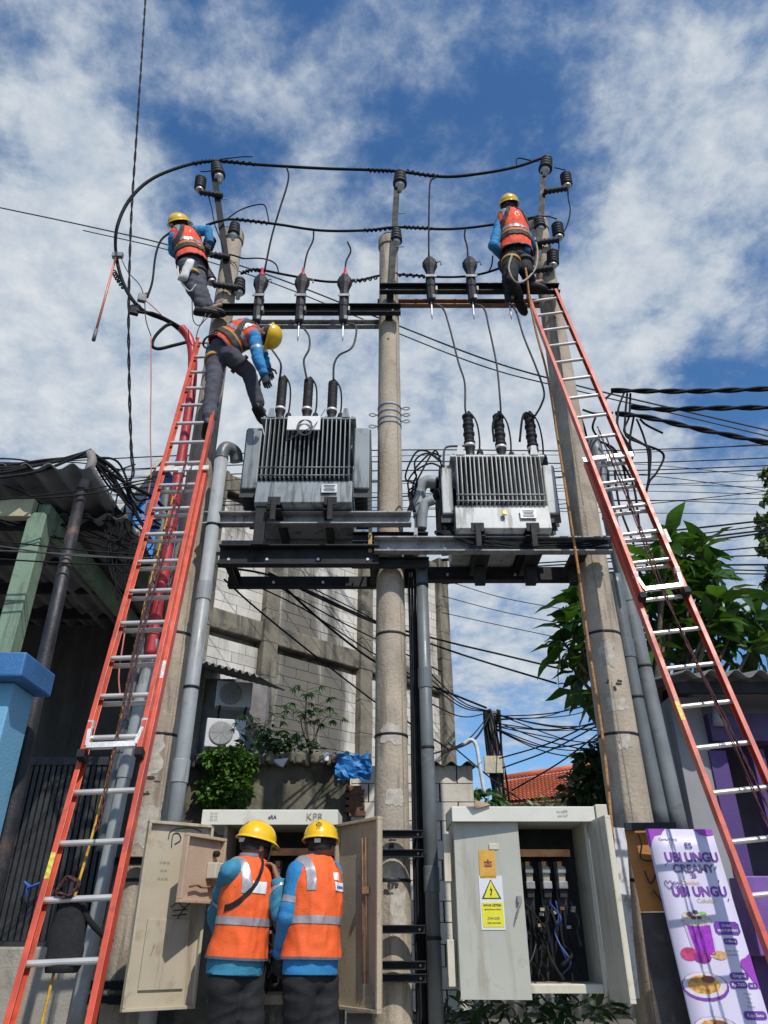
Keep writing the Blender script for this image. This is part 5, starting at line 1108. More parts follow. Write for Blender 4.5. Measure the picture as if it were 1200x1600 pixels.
# ================================================================ tall block building behind
random.seed(21)
wd = V((.731, .682, 0)); wn = V((.682, -.731, 0)); W0 = P(412, 1050, 14.0); W0.z = 0
rotw = Matrix.Rotation(math.atan2(wd.y, wd.x), 3, 'Z')
def WT(px, py): q = PP(px, py, W0, wn); return (q - W0).dot(wd), q.z
def WP(t_, z_, off=0): return W0 + wd * t_ + Z * z_ + wn * off
ztop = WT(688, 886)[1]; zb2 = WT(445, 1000)[1]; zb3 = zb2 + 3.0; zb1 = zb2 - 3.0
FB = thing('block_building', 'tall stained concrete frame building with pale block infill behind the poles', 'building', WP(1, 0))
conc2 = M('mouldy_concrete', (.20, .175, .13), .9, var=.25, scale=2.5, dirt=((.04, .04, .032), .5, 1.5), streak=((.05, .046, .038), .6, 2.4), bump=.5, bscale=25)
blockm = M('pale_block', (.64, .60, .53), .9, var=.12, scale=2, rnd=.22, dirt=((.18, .155, .12), .46, .36), streak=((.085, .078, .062), .72, .9), bump=.3, bscale=30)
mort = M('mortar', (.30, .28, .25), .95, var=.2, scale=3, streak=((.05, .045, .04), .8, .9))
tc = [WT(300, 1050)[0], 0, WT(566, 1050)[0], WT(692, 1050)[0]]; cw = .34
for i, t_ in enumerate(tc):
    m = MB(); n_ = 14
    for k in range(n_): z_ = ztop * 1.0 * k / n_; m.box(WP(t_ + random.uniform(-.012, .012), z_ + ztop / n_ / 2 + (.15 if i == 3 else 0), .0 + random.uniform(-.008, .008)), (cw, .34, ztop / n_ + .004), rotw)
    m.build('column', conc2, FB, bevel=.02)
for z_ in (zb1, zb2, zb3):
    for i in range(3):
        m = MB(); a, b_ = tc[i] + cw / 2, tc[i + 1] - cw / 2; m.box(WP((a + b_) / 2, z_, -.02), (b_ - a - .002, .26, .40), rotw); m.build('beam', conc2, FB, bevel=.025)
m = MB(); m.box(WP((tc[0] + tc[3]) / 2, ztop / 2, -.16), (tc[3] - tc[0], .06, ztop - .05), rotw); m.build('backing', mort, FB)
m = MB(); m.box(WP(tc[3] - .03, ztop / 2, -4.2), (.2, 8, ztop - .1), rotw); m.build('return_wall', mort, FB)
bl = MB(); bl.box((0, 0, 0), (.585, .16, .196)); 
bl_me = bl.mesh('block', blockm); nblk = 0
for lo, hi in ((zb1 + .2, zb2 - .2), (zb2 + .2, zb3 - .2), (zb3 + .2, min(ztop, zb3 + 1.4))):
    rows = int((hi - lo) / .206)
    for r_ in range(rows):
        zz = lo + .104 + r_ * .206
        for i in range(3):
            a, b_ = tc[i] + cw / 2 + .005, tc[i + 1] - cw / 2 - .005; x_ = a - (.3 if r_ % 2 else 0)
            while x_ < b_ - .02:
                e0, e1 = max(a, x_), min(b_, x_ + .595); x_ += .6
                if e1 - e0 < .08: continue
                if nblk >= 330: pass
                o = bpy.data.objects.new('block', bl_me); COL.objects.link(o); o.parent = FB
                o.location = WP((e0 + e1) / 2, zz, -.075 + random.uniform(-.006, .006)) - org(FB); o.scale = ((e1 - e0 - .008) / .585, 1, 1); o.rotation_euler = (0, 0, math.atan2(wd.y, wd.x)); nblk += 1
# wall-hung conditioners with their awning
acm = M('ac_white', (.58, .58, .56), .5, var=.05, dirt=((.35, .33, .3), .25, 5)); acd = M('ac_grille', (.30, .30, .29), .6)
def ac_unit(px, py, D, label):
    c = P(px, py, D); k0 = len(COL.objects); t = thing('air_conditioner', label, 'air conditioner', c - Z * .3, 'outdoor air conditioners'); rw = Matrix.Rotation(R(14), 3, 'Z'); fx = rw @ X; fy = rw @ Y
    m = MB(); m.box(c, (.74, .30, .54), rw); m.build('casing', acm, t, bevel=.015)
    m = MB(); g = c - fy * .151 + fx * -.08
    m.lathe(g, -fy, [(.205, 0), (.23, .006), (.23, .014), (.205, .016)], 26)
    for k in range(5): m.tube([g - fy * .014 + (fx * math.cos(a) + Z * math.sin(a)) * (.04 + .04 * k) for a in [2 * math.pi * i / 22 for i in range(23)]], .004, 4)
    for k in range(8): a = 2 * math.pi * k / 8; m.tube([g - fy * .016, g - fy * .016 + (fx * math.cos(a) + Z * math.sin(a)) * .21], .004, 4)
    m.build('fan_guard', acd, t)
    m = MB(); m.lathe(g, -fy, [(.205, .001), (.2, .003)], 26); m.build('fan_opening', M('dark_void', (.03, .03, .03), .8), t)
    for k in range(9): m = MB(); m.box(c - fx * .373 + Z * (-.2 + .05 * k), (.012, .24, .016), rw); m.build('louvre', acd, t)
    for s_ in (-1, 1): m = MB(); p = c + fx * (.27 * s_) - Z * .29; m.beam(p - fy * .22, p + fy * .35, .04, .04); m.beam(p + fy * .35 - Z * .3, p - fy * .15, .03, .03); m.build('bracket', steeld, t)
    t.scale = (.8, .8, .8)
ac_unit(366, 1082, 12.4, 'upper outdoor air conditioner in the shade of the tin awning')
ac_unit(352, 1142, 11.6, 'lower white outdoor air conditioner above the climbing plant')
def corr(name, o, xd, yd, w, l, pitch, amp, mat, parent=None, th=.006):
    m = MB(); n_ = int(w / pitch * 8); vs = []
    nn = xd.cross(yd).normalized()
    for k in (0, .25, .5, .75, 1):
        for i in range(n_ + 1): a = w * i / n_; vs.append(V(o) + xd * a + yd * (l * k) + nn * (amp * math.sin(2 * math.pi * a / pitch) - .01 * math.sin(k * 3.1)))
    n1 = n_ + 1; m.add(vs, [(k * n1 + i, k * n1 + i + 1, (k + 1) * n1 + i + 1, (k + 1) * n1 + i) for k in range(4) for i in range(n_)], 0, True)
    ob = m.build(name, mat, parent, fix=False); sm = ob.modifiers.new('s', 'SOLIDIFY'); sm.thickness = th; return ob
tin = M('weathered_tin', (.13, .13, .125), .75, .1, var=.25, scale=2, dirt=((.20, .13, .08), .3, 2.5), streak=((.05, .05, .05), .3, 5), bump=.2)
asb = M('grey_asbestos', (.16, .16, .155), .9, var=.2, scale=1.5, dirt=((.07, .07, .065), .4, 1.5), bump=.25)
a = P(300, 1016, 12.2); b_ = P(424, 1046, 11.2)
corr('tin_awning', a + V((-.6, 0, 0)), (b_ - a).normalized(), V((.12, .99, .16)).normalized(), (b_ - a).length + .6, 1.6, .16, .025, tin)
tag(bpy.data.objects[-1] if False else [o for o in COL.objects if o.name.startswith('tin_awning')][0], 'small rusty tin awning above the air conditioners', 'awning')
# dark wall behind the conditioners
m = MB(); a = P(250, 1300, 13.2); b_ = P(398, 1300, 13.0); m.box(((a.x + b_.x) / 2, 13.3, 2.9), (b_.x - a.x, .3, 2 * (P(350, 1062, 13.2).z - 2.9))); tag(m.build('side_wall', M('grey_plaster', (.22, .21, .2), .9, var=.2, streak=((.06, .06, .055), .5, 2))), 'grey plaster wall behind the air conditioners', 'wall')  # grey plaster with darker vertical streaks

# ================================================================ walls at mid distance
WALLY = 9.6
mossm = M('mossy_wall', (.16, .145, .11), .95, var=.3, scale=2, dirt=((.03, .04, .02), .5, 1.3), streak=((.03, .03, .022), .5, 2.2), bump=.6, bscale=18)
t = thing('mossy_wall', 'dark mossy wall with rough ledge behind the left cabinet', 'wall', (P(410, 1250, 9.7).x, 9.7, 0))
zt2 = P(410, 1190, 9.6).z; xa, xb_ = xat(270, 1200, 9.7), xat(546, 1200, 9.7)
m = MB(); m.box(((xa + xb_) / 2, 9.8, zt2 / 2), (xb_ - xa, .4, zt2)); m.build('face', mossm, t, bevel=.03)
m = MB(); n_ = 60
for i in range(n_): m.box((xa + (xb_ - xa) * (i + .5) / n_, 9.62 + random.uniform(-.05, .04), zt2 + .03 * noise.noise(V((i * .2, 0, 0))) + random.uniform(-.02, .03)), ((xb_ - xa) / n_ * random.uniform(1.1, 2.4), .35, .10 + random.uniform(0, .04)), random.uniform(-.2, .2))
m.build('ledge', mossm, t, bevel=.02)
t = thing('block_wall', 'cream block wall of a shed behind the centre pole', 'wall', (P(650, 1250, WALLY).x, WALLY, 0))
xa, xb_ = xat(548, 1250, WALLY), xat(741, 1250, WALLY); zt3 = P(650, 1196, WALLY).z
m = MB(); m.box(((xa + xb_) / 2, WALLY + .2, zt3 / 2), (xb_ - xa, .2, zt3)); m.build('backing', mort, t)
blk2 = M('cream_block', (.66, .62, .54), .9, var=.07, scale=2.5, rnd=.10, dirt=((.30, .27, .22), .22, 1.4), streak=((.22, .20, .17), .25, 2.5), bump=.3, bscale=30)
bm2 = MB(); bm2.box((0, 0, 0), (.42, .14, .205)); me2 = bm2.mesh('block', blk2); r_ = 0; zz = zt3 - .11
while zz > .4:
    x_ = xa - (.22 if r_ % 2 else 0)
    while x_ < xb_ - .02:
        e0, e1 = max(xa, x_), min(xb_, x_ + .435); x_ += .44
        if e1 - e0 < .06: continue
        o = bpy.data.objects.new('block', me2); COL.objects.link(o); o.parent = t; o.location = V(((e0 + e1) / 2, WALLY + .055 + random.uniform(-.006, .006), zz)) - org(t); o.scale = ((e1 - e0) / .435, 1, 1)
    zz -= .215; r_ += 1
brk = M('red_brick', (.20, .10, .065), .9, var=.2, rnd=.3, scale=8, bump=.3); br_me = None
bb_ = MB(); bb_.box((0, 0, 0), (.19, .1, .055)); br_me = bb_.mesh('brick', brk)
for i in range(8):
    q = P(551 + (i % 2) * 7 + random.uniform(-2, 2), 1232 + i * 5.6, WALLY - .05); o = bpy.data.objects.new('brick', br_me); COL.objects.link(o); o.parent = t; o.location = V((q.x, WALLY - .03, q.z)) - org(t)
a = P(676, 1194, 9.2); corr('shed_roof', V((a.x, 9.46, a.z + .06)), X, V((0, 1, .12)).normalized(), .64, 2.2, .2, .03, asb); tag([o for o in COL.objects if o.name == 'shed_roof'][0], 'dark corrugated shed roof edge right of the centre pole', 'roof')
m = MB(); q0 = P(553, 1200, 9.35); rr = []
for i in range(9):
    for k in range(9): u_, v_ = i / 8 - .5, k / 8 - .5; w_ = noise.noise(V((u_ * 5, v_ * 5, 3))) ; rr.append(q0 + V((u_ * .44 * (1 - .2 * abs(v_)) + .04 * w_, -.12 * (1 - abs(u_)) + .10 * noise.noise(V((u_ * 9, v_ * 9, 1))), -v_ * .30 + .06 * noise.noise(V((u_ * 6, 2, v_ * 6))))))
m.add(rr, [(i * 9 + k, i * 9 + k + 1, (i + 1) * 9 + k + 1, (i + 1) * 9 + k) for i in range(8) for k in range(8)], 0, False)
o = m.build('blue_tarp', M('blue_tarp', (.03, .20, .52), .45, var=.15, scale=12, bump=.3)); o.modifiers.new('s', 'SOLIDIFY').thickness = .004; tag(o, 'crumpled blue plastic sheet on the wall ledge left of the centre pole', 'tarp')
for px, py, lb in ((436, 1192, 'white plastic scrap lying on the mossy ledge'), (510, 1182, 'white cup standing on the mossy ledge')):
    q = P(px, py, 9.45); m = MB()
    if px < 450: m.add([q + V((-.1, 0, .04)), q + V((.12, -.05, .05)), q + V((.06, -.04, -.06)), q + V((-.02, .04, -.03))], [(0, 1, 2, 3)]); o = m.build('plastic_scrap', whitep); o.modifiers.new('s', 'SOLIDIFY').thickness = .004
    else: m.lathe(q, Z, [(.03, -.06), (.032, -.05), (.04, .04), (.036, .04)], 14); o = m.build('plastic_cup', whitep)
    tag(o, lb, 'litter')

# ================================================================ house with carport on the left
t = thing('carport', 'carport with grey corrugated roof and green posts at the left', 'carport', (-3.2, 6, 0))
zr_ = 4.42; corr('roof_sheet', V((-7.5, 4.95, zr_)), X, V((0, 1, -.01)).normalized(), 5.15, 3.6, .19, .03, asb, t)
corr('roof_sheet', V((-3.4, 5.55, zr_ - .12)), X, V((0, 1, -.01)).normalized(), 1.16, 2.6, .19, .03, asb, t)
grn = M('green_paint', (.18, .26, .18), .65, var=.15, scale=3, dirt=((.09, .12, .08), .4, 4), streak=((.08, .10, .07), .4, 10), bump=.2, speck=((.18, .10, .06), .36, 12))
pg = P(62, 820, 5.25); m = MB(); m.box((pg.x, 5.25, zr_ / 2 - .15), (.15, .15, zr_ - .3)); m.build('post', grn, t, bevel=.008)
m = MB(); m.box((pg.x, 6.6, zr_ - .26), (.10, 2.7, .16)); m.build('side_beam', grn, t, bevel=.006)
m = MB(); m.box((pg.x - 2.4, 5.2, zr_ - .26), (4.7, .08, .17)); m.build('front_beam', M('cream_beam', (.45, .42, .26), .6, dirt=((.3, .26, .16), .3, 4)), t, bevel=.006)
for yy in (5.7, 6.4, 7.1, 7.8): m = MB(); m.box((-4.95, yy, zr_ - .12), (5.0, .07, .10)); m.build('purlin', steeld, t)
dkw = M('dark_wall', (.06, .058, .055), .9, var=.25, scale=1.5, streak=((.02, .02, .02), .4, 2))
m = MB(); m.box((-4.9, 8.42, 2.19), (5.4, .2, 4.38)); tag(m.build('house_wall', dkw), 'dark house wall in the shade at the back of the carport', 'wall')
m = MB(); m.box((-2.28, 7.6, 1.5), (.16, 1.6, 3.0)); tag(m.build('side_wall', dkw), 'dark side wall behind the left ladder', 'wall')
t = thing('metal_gate', 'black metal gate of upright bars behind the left ladder', 'gate', (-3.3, 7.0, .9)); gb = M('gate_black', (.035, .036, .038), .55, .2, var=.3, scale=8)
gx0, gx1, gz0, gz1 = xat(-20, 1400, 7.0), xat(172, 1400, 7.0), P(100, 1470, 7).z, P(100, 1195, 7).z; n_ = 20
bar = MB(); bar.box((0, 0, (gz1 - gz0) / 2), (.035, .03, gz1 - gz0)); bme = bar.mesh('gate_bar', gb)
for i in range(n_): o = bpy.data.objects.new('gate_bar', bme); COL.objects.link(o); o.parent = t; o.location = V((gx0 + (gx1 - gx0) * (i + .5) / n_, 7.0, gz0)) - org(t)
for zz in (gz0 - .04, gz1 + .03): m = MB(); m.box(((gx0 + gx1) / 2, 7.0, zz), (gx1 - gx0, .06, .07)); m.build('gate_rail', gb, t)
m = MB(); m.box(((gx0 + gx1) / 2, 7.10, (gz0 + gz1) / 2), (gx1 - gx0 - .04, .02, gz1 - gz0)); m.build('sheet_backing', M('gate_sheet', (.02, .021, .023), .7, var=.2), t)
wire('plastic_tie', [P(38, 1378, 6.9), P(48, 1385, 6.88), P(62, 1380, 6.9), P(52, 1384, 6.87), P(43, 1388, 6.88), P(42, 1402, 6.9)], .012, 'blue plastic tie knotted on the gate bars', 'tie', None, M('blue_plastic', (.04, .12, .5), .5))
m = MB(); a = P(-40, 1480, 6.3); b_ = P(150, 1480, 6.3); m.box(((a.x + b_.x) / 2, 6.45, a.z / 2), (b_.x - a.x, .22, a.z)); tag(m.build('low_wall', M('stained_concrete', (.33, .31, .27), .9, var=.12, scale=2, dirt=((.16, .15, .1), .3, 2.5), streak=((.36, .19, .09), .25, 3), bump=.4), bevel=.015), 'low stained concrete wall below the black gate', 'wall')
t = thing('blue_pillar', 'light blue gate pillar with darker blue cap at the left edge', 'pillar', (-2.6, 4.5, 0))
pb_ = P(14, 1100, 4.45); zc1, zc0 = P(40, 1024, 4.4).z, P(40, 1062, 4.4).z
m = MB(); m.box((pb_.x - .45, 4.6, zc0 / 2), (.9, .3, zc0)); m.build('shaft', M('light_blue_paint', (.15, .37, .53), .6, var=.06, scale=2, dirt=((.09, .25, .36), .34, 2.2), streak=((.08, .17, .22), .4, 6), bump=.25, speck=((.45, .48, .46), .3, 16)), t, bevel=.01)
m = MB(); m.box((pb_.x - .42, 4.56, (zc0 + zc1) / 2), (1.02, .46, zc1 - zc0)); m.build('cap', M('blue_paint', (.035, .14, .33), .6, var=.2, scale=3, bump=.25, dirt=((.03, .08, .16), .4, 4), speck=((.3, .36, .42), .25, 14)), t, bevel=.012)
t = thing('black_pole', 'slim black steel pole with rust patches in front of the carport', 'pole', P(10, 1330, 5.0))
p0 = V((P(10, 1330, 5.0).x, 5.0, 0)); p1 = P(128, 765, 5.1); m = MB(); m.tube([p0, p0.lerp(p1, .35), p0.lerp(p1, .7), p1], [.062, .06, .05, .045], 16); m.build('shaft', M('black_pole_paint', (.028, .028, .032), .5, .2, var=.4, scale=6, dirt=((.22, .12, .07), .28, 3), bump=.2), t)
m = MB(); m.tube([p1 - Z * .05, p1 + V((.02, .02, .30)), P(141, 708, 5.14)], .038, 14); m.build('top_pipe', M('grey_brown_pipe', (.2, .18, .17), .7, dirt=((.3, .22, .16), .3, 8)), t)
# blue gable house far behind
t = thing('blue_house', 'house with bright blue gable behind the left ladder', 'house', P(225, 1000, 15)); bl_ = M('blue_cladding', (.06, .25, .62), .6, var=.08, scale=1)
q = [P(196, 800, 15), P(258, 728, 15), P(300, 790, 15), P(300, 1000, 15), P(200, 1000, 15)]; m = MB(); m.plate(q[::-1], .2); m.build('gable', bl_, t)
m = MB(); m.beam(P(186, 808, 14.8), P(258, 722, 14.8), .5, .12); m.beam(P(258, 722, 14.8), P(310, 796, 14.8), .5, .12); m.build('verge', M('pale_verge', (.5, .48, .4), .7), t)
m = MB(); m.beam(P(205, 840, 14.85), P(290, 775, 14.85), .2, .10); m.build('awning_edge', M('pale_verge'), t)

# ================================================================ shop on the right
t = thing('shop_house', 'single storey shop with grey wall and purple fittings behind the right ladder', 'shop', (4, 7.4, 0))
gw = M('grey_render', (.27, .27, .28), .85, var=.08, scale=2, streak=((.16, .16, .16), .25, 4))
xs0, xs1 = xat(1062, 1180, 7.0), xat(1112, 1180, 7.0); zsr = P(1100, 1075, 6.7).z
m = MB(); m.box(((xs0 + xs1) / 2, 7.15, zsr / 2), (xs1 - xs0, .3, zsr)); m.build('wall', gw, t, bevel=.006)
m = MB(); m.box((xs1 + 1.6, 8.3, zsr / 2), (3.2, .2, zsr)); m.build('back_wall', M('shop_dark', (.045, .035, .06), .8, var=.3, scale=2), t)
pur = M('purple_paint', (.07, .03, .15), .6, var=.1, scale=3)
for px, w_, D_2 in ((1132, .16, 7.05), (1196, .12, 7.0)): x_ = xat(px, 1250, D_2); m = MB(); m.box((x_, D_2, zsr / 2 - .25), (w_, .14, zsr - .5)); m.build('purple_post', pur, t, bevel=.006)
m = MB(); m.box((xs1 + 1.0, 7.0, P(1150, 1140, 7).z), (2.0, .2, .25)); m.build('lintel', M('purple_dark', (.06, .03, .11), .6), t)
m = MB(); q = P(1150, 1140, 7).z + .128; m.box((xs1 + 1.6, 7.1, (q + zsr + .12) / 2), (3.2, .1, zsr + .12 - q)); m.build('upper_wall', gw, t)
m = MB(); m.box((xat(1200, 1430, 6.6) + .3, 6.7, P(1180, 1430, 6.6).z), (.9, .3, .55)); m.build('counter', M('lilac_panel', (.17, .08, .30), .5), t, bevel=.01)
corr('roof', V((xat(1064, 1066, 6.5) , 6.45, zsr + .06)), X, V((0, 1, .22)).normalized(), 4.2, 3.4, .22, .035, asb, t)
m = MB(); m.box((xat(1064, 1066, 6.5) + 2.1, 6.6, zsr - .03), (4.2, .05, .10)); m.build('fascia', steeld, t)
for px, py in ((1125, 1135),):
    q = P(px, py, 6.9); m = MB(); m.loft([(q + Z * (.06 * i), X, Y, .07 - .012 * i, .06 - .01 * i) for i in range(4)], 12); m.build('wall_lamp', M('lamp_grey', (.3, .3, .3), .4), t)

# ================================================================ red tiled house and sheet fence
t = thing('tiled_house', 'distant house with orange red tiled roof above the right cabinet', 'house', P(850, 1250, 26))
ea0, ea1 = P(772, 1256, 25), P(960, 1240, 25); ri0, ri1 = P(774, 1220, 27), P(945, 1194, 27)
tl = M('red_clay_tile', (.52, .13, .055), .85, var=.25, scale=1.5, rnd=0, dirt=((.25, .07, .04), .3, .9), bump=.2)
m = MB(); NR, NC = 11, 30
for r_ in range(NR):
    for c_ in range(NC):
        a = ea0.lerp(ea1, c_ / NC).lerp(ri0.lerp(ri1, c_ / NC), r_ / NR); a2 = ea0.lerp(ea1, c_ / NC).lerp(ri0.lerp(ri1, c_ / NC), (r_ + 1.12) / NR); sx_ = (ea1 - ea0) / NC
        vs = []
        for p_, lift in ((a, .045), (a2, .0)):
            for k in range(5): f_ = k / 4; vs.append(p_ + sx_ * (f_ * 1.02) + Z * (lift + .055 * math.sin(f_ * math.pi)))
        m.add(vs, [(k, k + 1, 6 + k, 5 + k) for k in range(4)], 0, True)
o = m.build('roof_tiles', tl, t, fix=False); o['kind'] = 'stuff'
m = MB(); m.plate([ea0 - Z * .06, ea1 - Z * .06, ri1 - Z * .06, ri0 - Z * .06], .05); m.build('roof_deck', M('roof_deck', (.2, .1, .06), .9), t)
m = MB(); m.tube([ri0 + Z * .06, ri1 + Z * .06], .09, 10); m.build('ridge', tl, t)
m = MB(); a, b_ = ea0 + V((.2, .5, 0)), ea1 + V((0, .5, 0)); m.plate([V((a.x, a.y, 0)), V((b_.x, b_.y, 0)), V((b_.x, b_.y, b_.z)), V((a.x, a.y, a.z))], .2); m.build('wall', M('cream_wall', (.5, .44, .34), .9, streak=((.2, .18, .15), .3, 2)), t)
a = P(742, 1262, 14); corr('sheet_fence', V((a.x, 14, 0)), X, Z, xat(960, 1250, 14) - a.x, a.z, .2, .03, M('pale_sheet', (.36, .36, .35), .7, .1, var=.15, scale=1, streak=((.16, .15, .13), .3, 3))); tag([o for o in COL.objects if o.name == 'sheet_fence'][0], 'pale corrugated sheet fence behind the right cabinet', 'fence')
# ================================================================ vegetation
random.seed(33)
lf_big = M('broad_leaf', (.085, .19, .035), .38, var=.25, scale=6, bump=.15, trans=.35, rnd=.62, dirt=((.12, .13, .02), .25, 3))
lf_ivy = M('ivy_leaf', (.075, .165, .02), .4, var=.35, scale=9, bump=.1, trans=.3)
lf_sap = M('sapling_leaf', (.055, .135, .04), .5, var=.3, scale=9, bump=.1, trans=.3)
lf_dark = M('shrub_leaf', (.035, .075, .018), .5, var=.4, scale=5, bump=.1, trans=.25)
lf_var = M('variegated_leaf', (.20, .24, .12), .5, var=.6, scale=9, bump=.1, trans=.25)
bark = M('bark', (.13, .10, .075), .9, var=.3, scale=8, bump=.6, bscale=40)
def leaf_verts(L, w, droop=.2, fold=.12, n=6, tip=1.6):
    vs = []; fs = []
    for i in range(n + 1):
        t_ = i / n; ww = w * (math.sin(math.pi * t_ ** .8) ** .8) if 0 < t_ < 1 else .003
        z_ = -droop * L * t_ * t_; y_ = L * t_ * (1 - .12 * droop * t_)
        vs += [V((-ww, y_, z_ + fold * ww)), V((0, y_, z_)), V((ww, y_, z_ + fold * ww))]
    for i in range(n): a = i * 3; fs += [(a, a + 1, a + 4, a + 3), (a + 1, a + 2, a + 5, a + 4)]
    return vs, fs
LEAVES = []
for k in range(4):
    m = MB(); v_, f_ = leaf_verts(1.0, .17 + .02 * k, .18 + .14 * k, .35); v_ = [q + V((.02 * math.sin(q.y * 9 + k), 0, .035 * math.sin(q.y * 11 + k * 2) * (abs(q.x) * 8))) for q in v_]; m.add(v_, f_, 0, True); LEAVES.append(m.mesh('leaf', lf_big, fix=False))
def basis(d, roll=0):
    d = d.normalized(); x_ = d.cross(Z); x_ = x_.normalized() if x_.length > .01 else X.copy(); z_ = x_.cross(d)
    return Matrix((x_ * math.cos(roll) + z_ * math.sin(roll), d, z_ * math.cos(roll) - x_ * math.sin(roll))).transposed()
def leafcloud(blobs, n, size, mat, w=.42, droop=.3, up=.25, seg=2):
    m = MB(); vol = [a[1].x * a[1].y * a[1].z for a in blobs]; tot = sum(vol) ** 1
    for (c, r), v_ in zip(blobs, vol):
        for _ in range(max(3, int(n * v_ / tot))):
            while True:
                q = V((random.uniform(-1, 1), random.uniform(-1, 1), random.uniform(-1, 1)))
                if .15 < q.length < 1: break
            q = q * (q.length ** -.35) if q.length > 0 else q
            p = c + V((q.x * r.x, q.y * r.y, q.z * r.z)); d = (q.normalized() + V((random.uniform(-1, 1), random.uniform(-1, 1), random.uniform(-.9, .6)))).normalized()
            s_ = size * random.uniform(.6, 1.3); vs, fs = leaf_verts(s_, s_ * w, droop * random.uniform(.5, 1.8), .3, seg + 1); B3 = basis(d, random.uniform(-1, 1))
            m.add([p + B3 @ x_ for x_ in vs], fs, 0, True)
    return m
def E(px, py, D, rx, ry, rz): return (P(px, py, D), V((rx, ry, rz)))
TY = 8.0
t = thing('broadleaf_tree', 'broad leaved tree with large drooping leaves behind the right pole', 'tree', (3.05, TY + .3, 0))
tc_ = P(1020, 960, TY + .3)
spots = [(926, 925), (898, 940), (885, 968), (912, 962), (878, 1000), (905, 1000), (892, 1040), (918, 1035), (902, 1080), (930, 1085), (940, 1045), (945, 985), (938, 940), (925, 1010),
         (1045, 838), (1072, 858), (1100, 852), (1050, 880), (1098, 905), (1030, 905), (1075, 925), (1120, 935), (1150, 950), (1180, 962), (1110, 968), (1145, 985), (1180, 1000), (1075, 975), (1040, 960), (1015, 1000), (1060, 1020), (1100, 1010), (1010, 870), (1000, 930), (1200, 985)]
tr_m = MB(); base = V((3.05, TY + .35, 0)); fork = V((2.95, TY + .3, 2.7)); tr_m.tube(catmull([base, base + V((-.04, 0, 1.2)), fork], 6), [.13 - .004 * i for i in range(13)], 12)
br_m = MB(); nl = 0
for px, py in spots:
    c = P(px, py, TY + random.uniform(-.35, .55)); d0 = (c - fork); br_m.tube(catmull([fork, fork.lerp(c, .5) + V((random.uniform(-.1, .1), random.uniform(-.1, .1), -.12)), c], 5), [.055 - .0042 * i for i in range(11)], 6)
    ax = (d0.normalized() + Z * .35).normalized(); k = random.randint(8, 9); ph = random.uniform(0, 6)
    for i in range(k):
        if nl >= 300: break
        an = ph + i * 2.399; tilt = .5 + .9 * i / k + random.uniform(-.15, .15); _, s1, u1 = frame(ax)
        d = ax * math.cos(tilt) + (s1 * math.cos(an) + u1 * math.sin(an)) * math.sin(tilt); d = (d - Z * (.15 + .4 * random.random())).normalized()
        o = bpy.data.objects.new('leaf', LEAVES[random.randint(0, 3)]); COL.objects.link(o); o.parent = t; s_ = random.choice((random.uniform(.16, .3), random.uniform(.3, .5), random.uniform(.34, .5)))
        o.matrix_local = Matrix.Translation(c - V(t.location) - ax * (.02 * i)) @ basis(d, random.uniform(-.4, .4)).to_4x4() @ Matrix.Scale(s_, 4); nl += 1
tr_m.build('trunk', bark, t); br_m.build('branch', bark, t)
fill = [E(1060, 880, TY + .4, .35, .4, .3), E(1110, 930, TY + .4, .45, .4, .3), E(1165, 980, TY + .3, .45, .4, .25), E(1075, 980, TY + .5, .4, .4, .35), E(1020, 950, TY + .5, .3, .3, .4), E(900, 985, TY + .3, .2, .25, .3), E(912, 1050, TY + .3, .22, .25, .35), E(930, 950, TY + .3, .15, .2, .2), E(1130, 1015, TY + .4, .4, .3, .2)]
leafcloud(fill, 330, .33, lf_big, .19, .5).build('inner_foliage', lf_big, t, fix=False)['kind'] = 'stuff'
def plant(name, label, cat, blobs, n, size, mat, stems, w=.42, leafname='foliage', sr=.012):
    lo = min(blobs, key=lambda a: a[0].z); t = thing(name, label, cat, V((lo[0].x, lo[0].y, 0 if lo[0].y < 9 else lo[0].z - lo[1].z)))
    leafcloud(blobs, n, size, mat, w).build(leafname, mat, t, fix=False)['kind'] = 'stuff'
    m = MB()
    for s_ in stems: q = catmull(s_, 5); m.tube(q, [sr * (1 - .6 * i / (len(q) - 1)) for i in range(len(q))], 6)
    m.build('stem', bark, t); return t
DI = 9.35
iv = [E(350, 1182, DI, .26, .14, .10)]
for k_ in range(26):
    px_ = random.uniform(312, 395); py_ = random.uniform(1175, 1266) if px_ < 380 else random.uniform(1185, 1225); iv.append(E(px_, py_, DI + random.uniform(-.1, .1), random.uniform(.05, .13), .10, random.uniform(.05, .15)))
plant('climbing_plant', 'bright green climbing plant over the wall above the left cabinet', 'plant', iv, 1700, .062, lf_ivy, [[P(350, 1290, 9.5), P(345, 1230, 9.5), P(352, 1180, 9.45)], [P(365, 1290, 9.5), P(375, 1235, 9.45), P(385, 1195, 9.45)]])
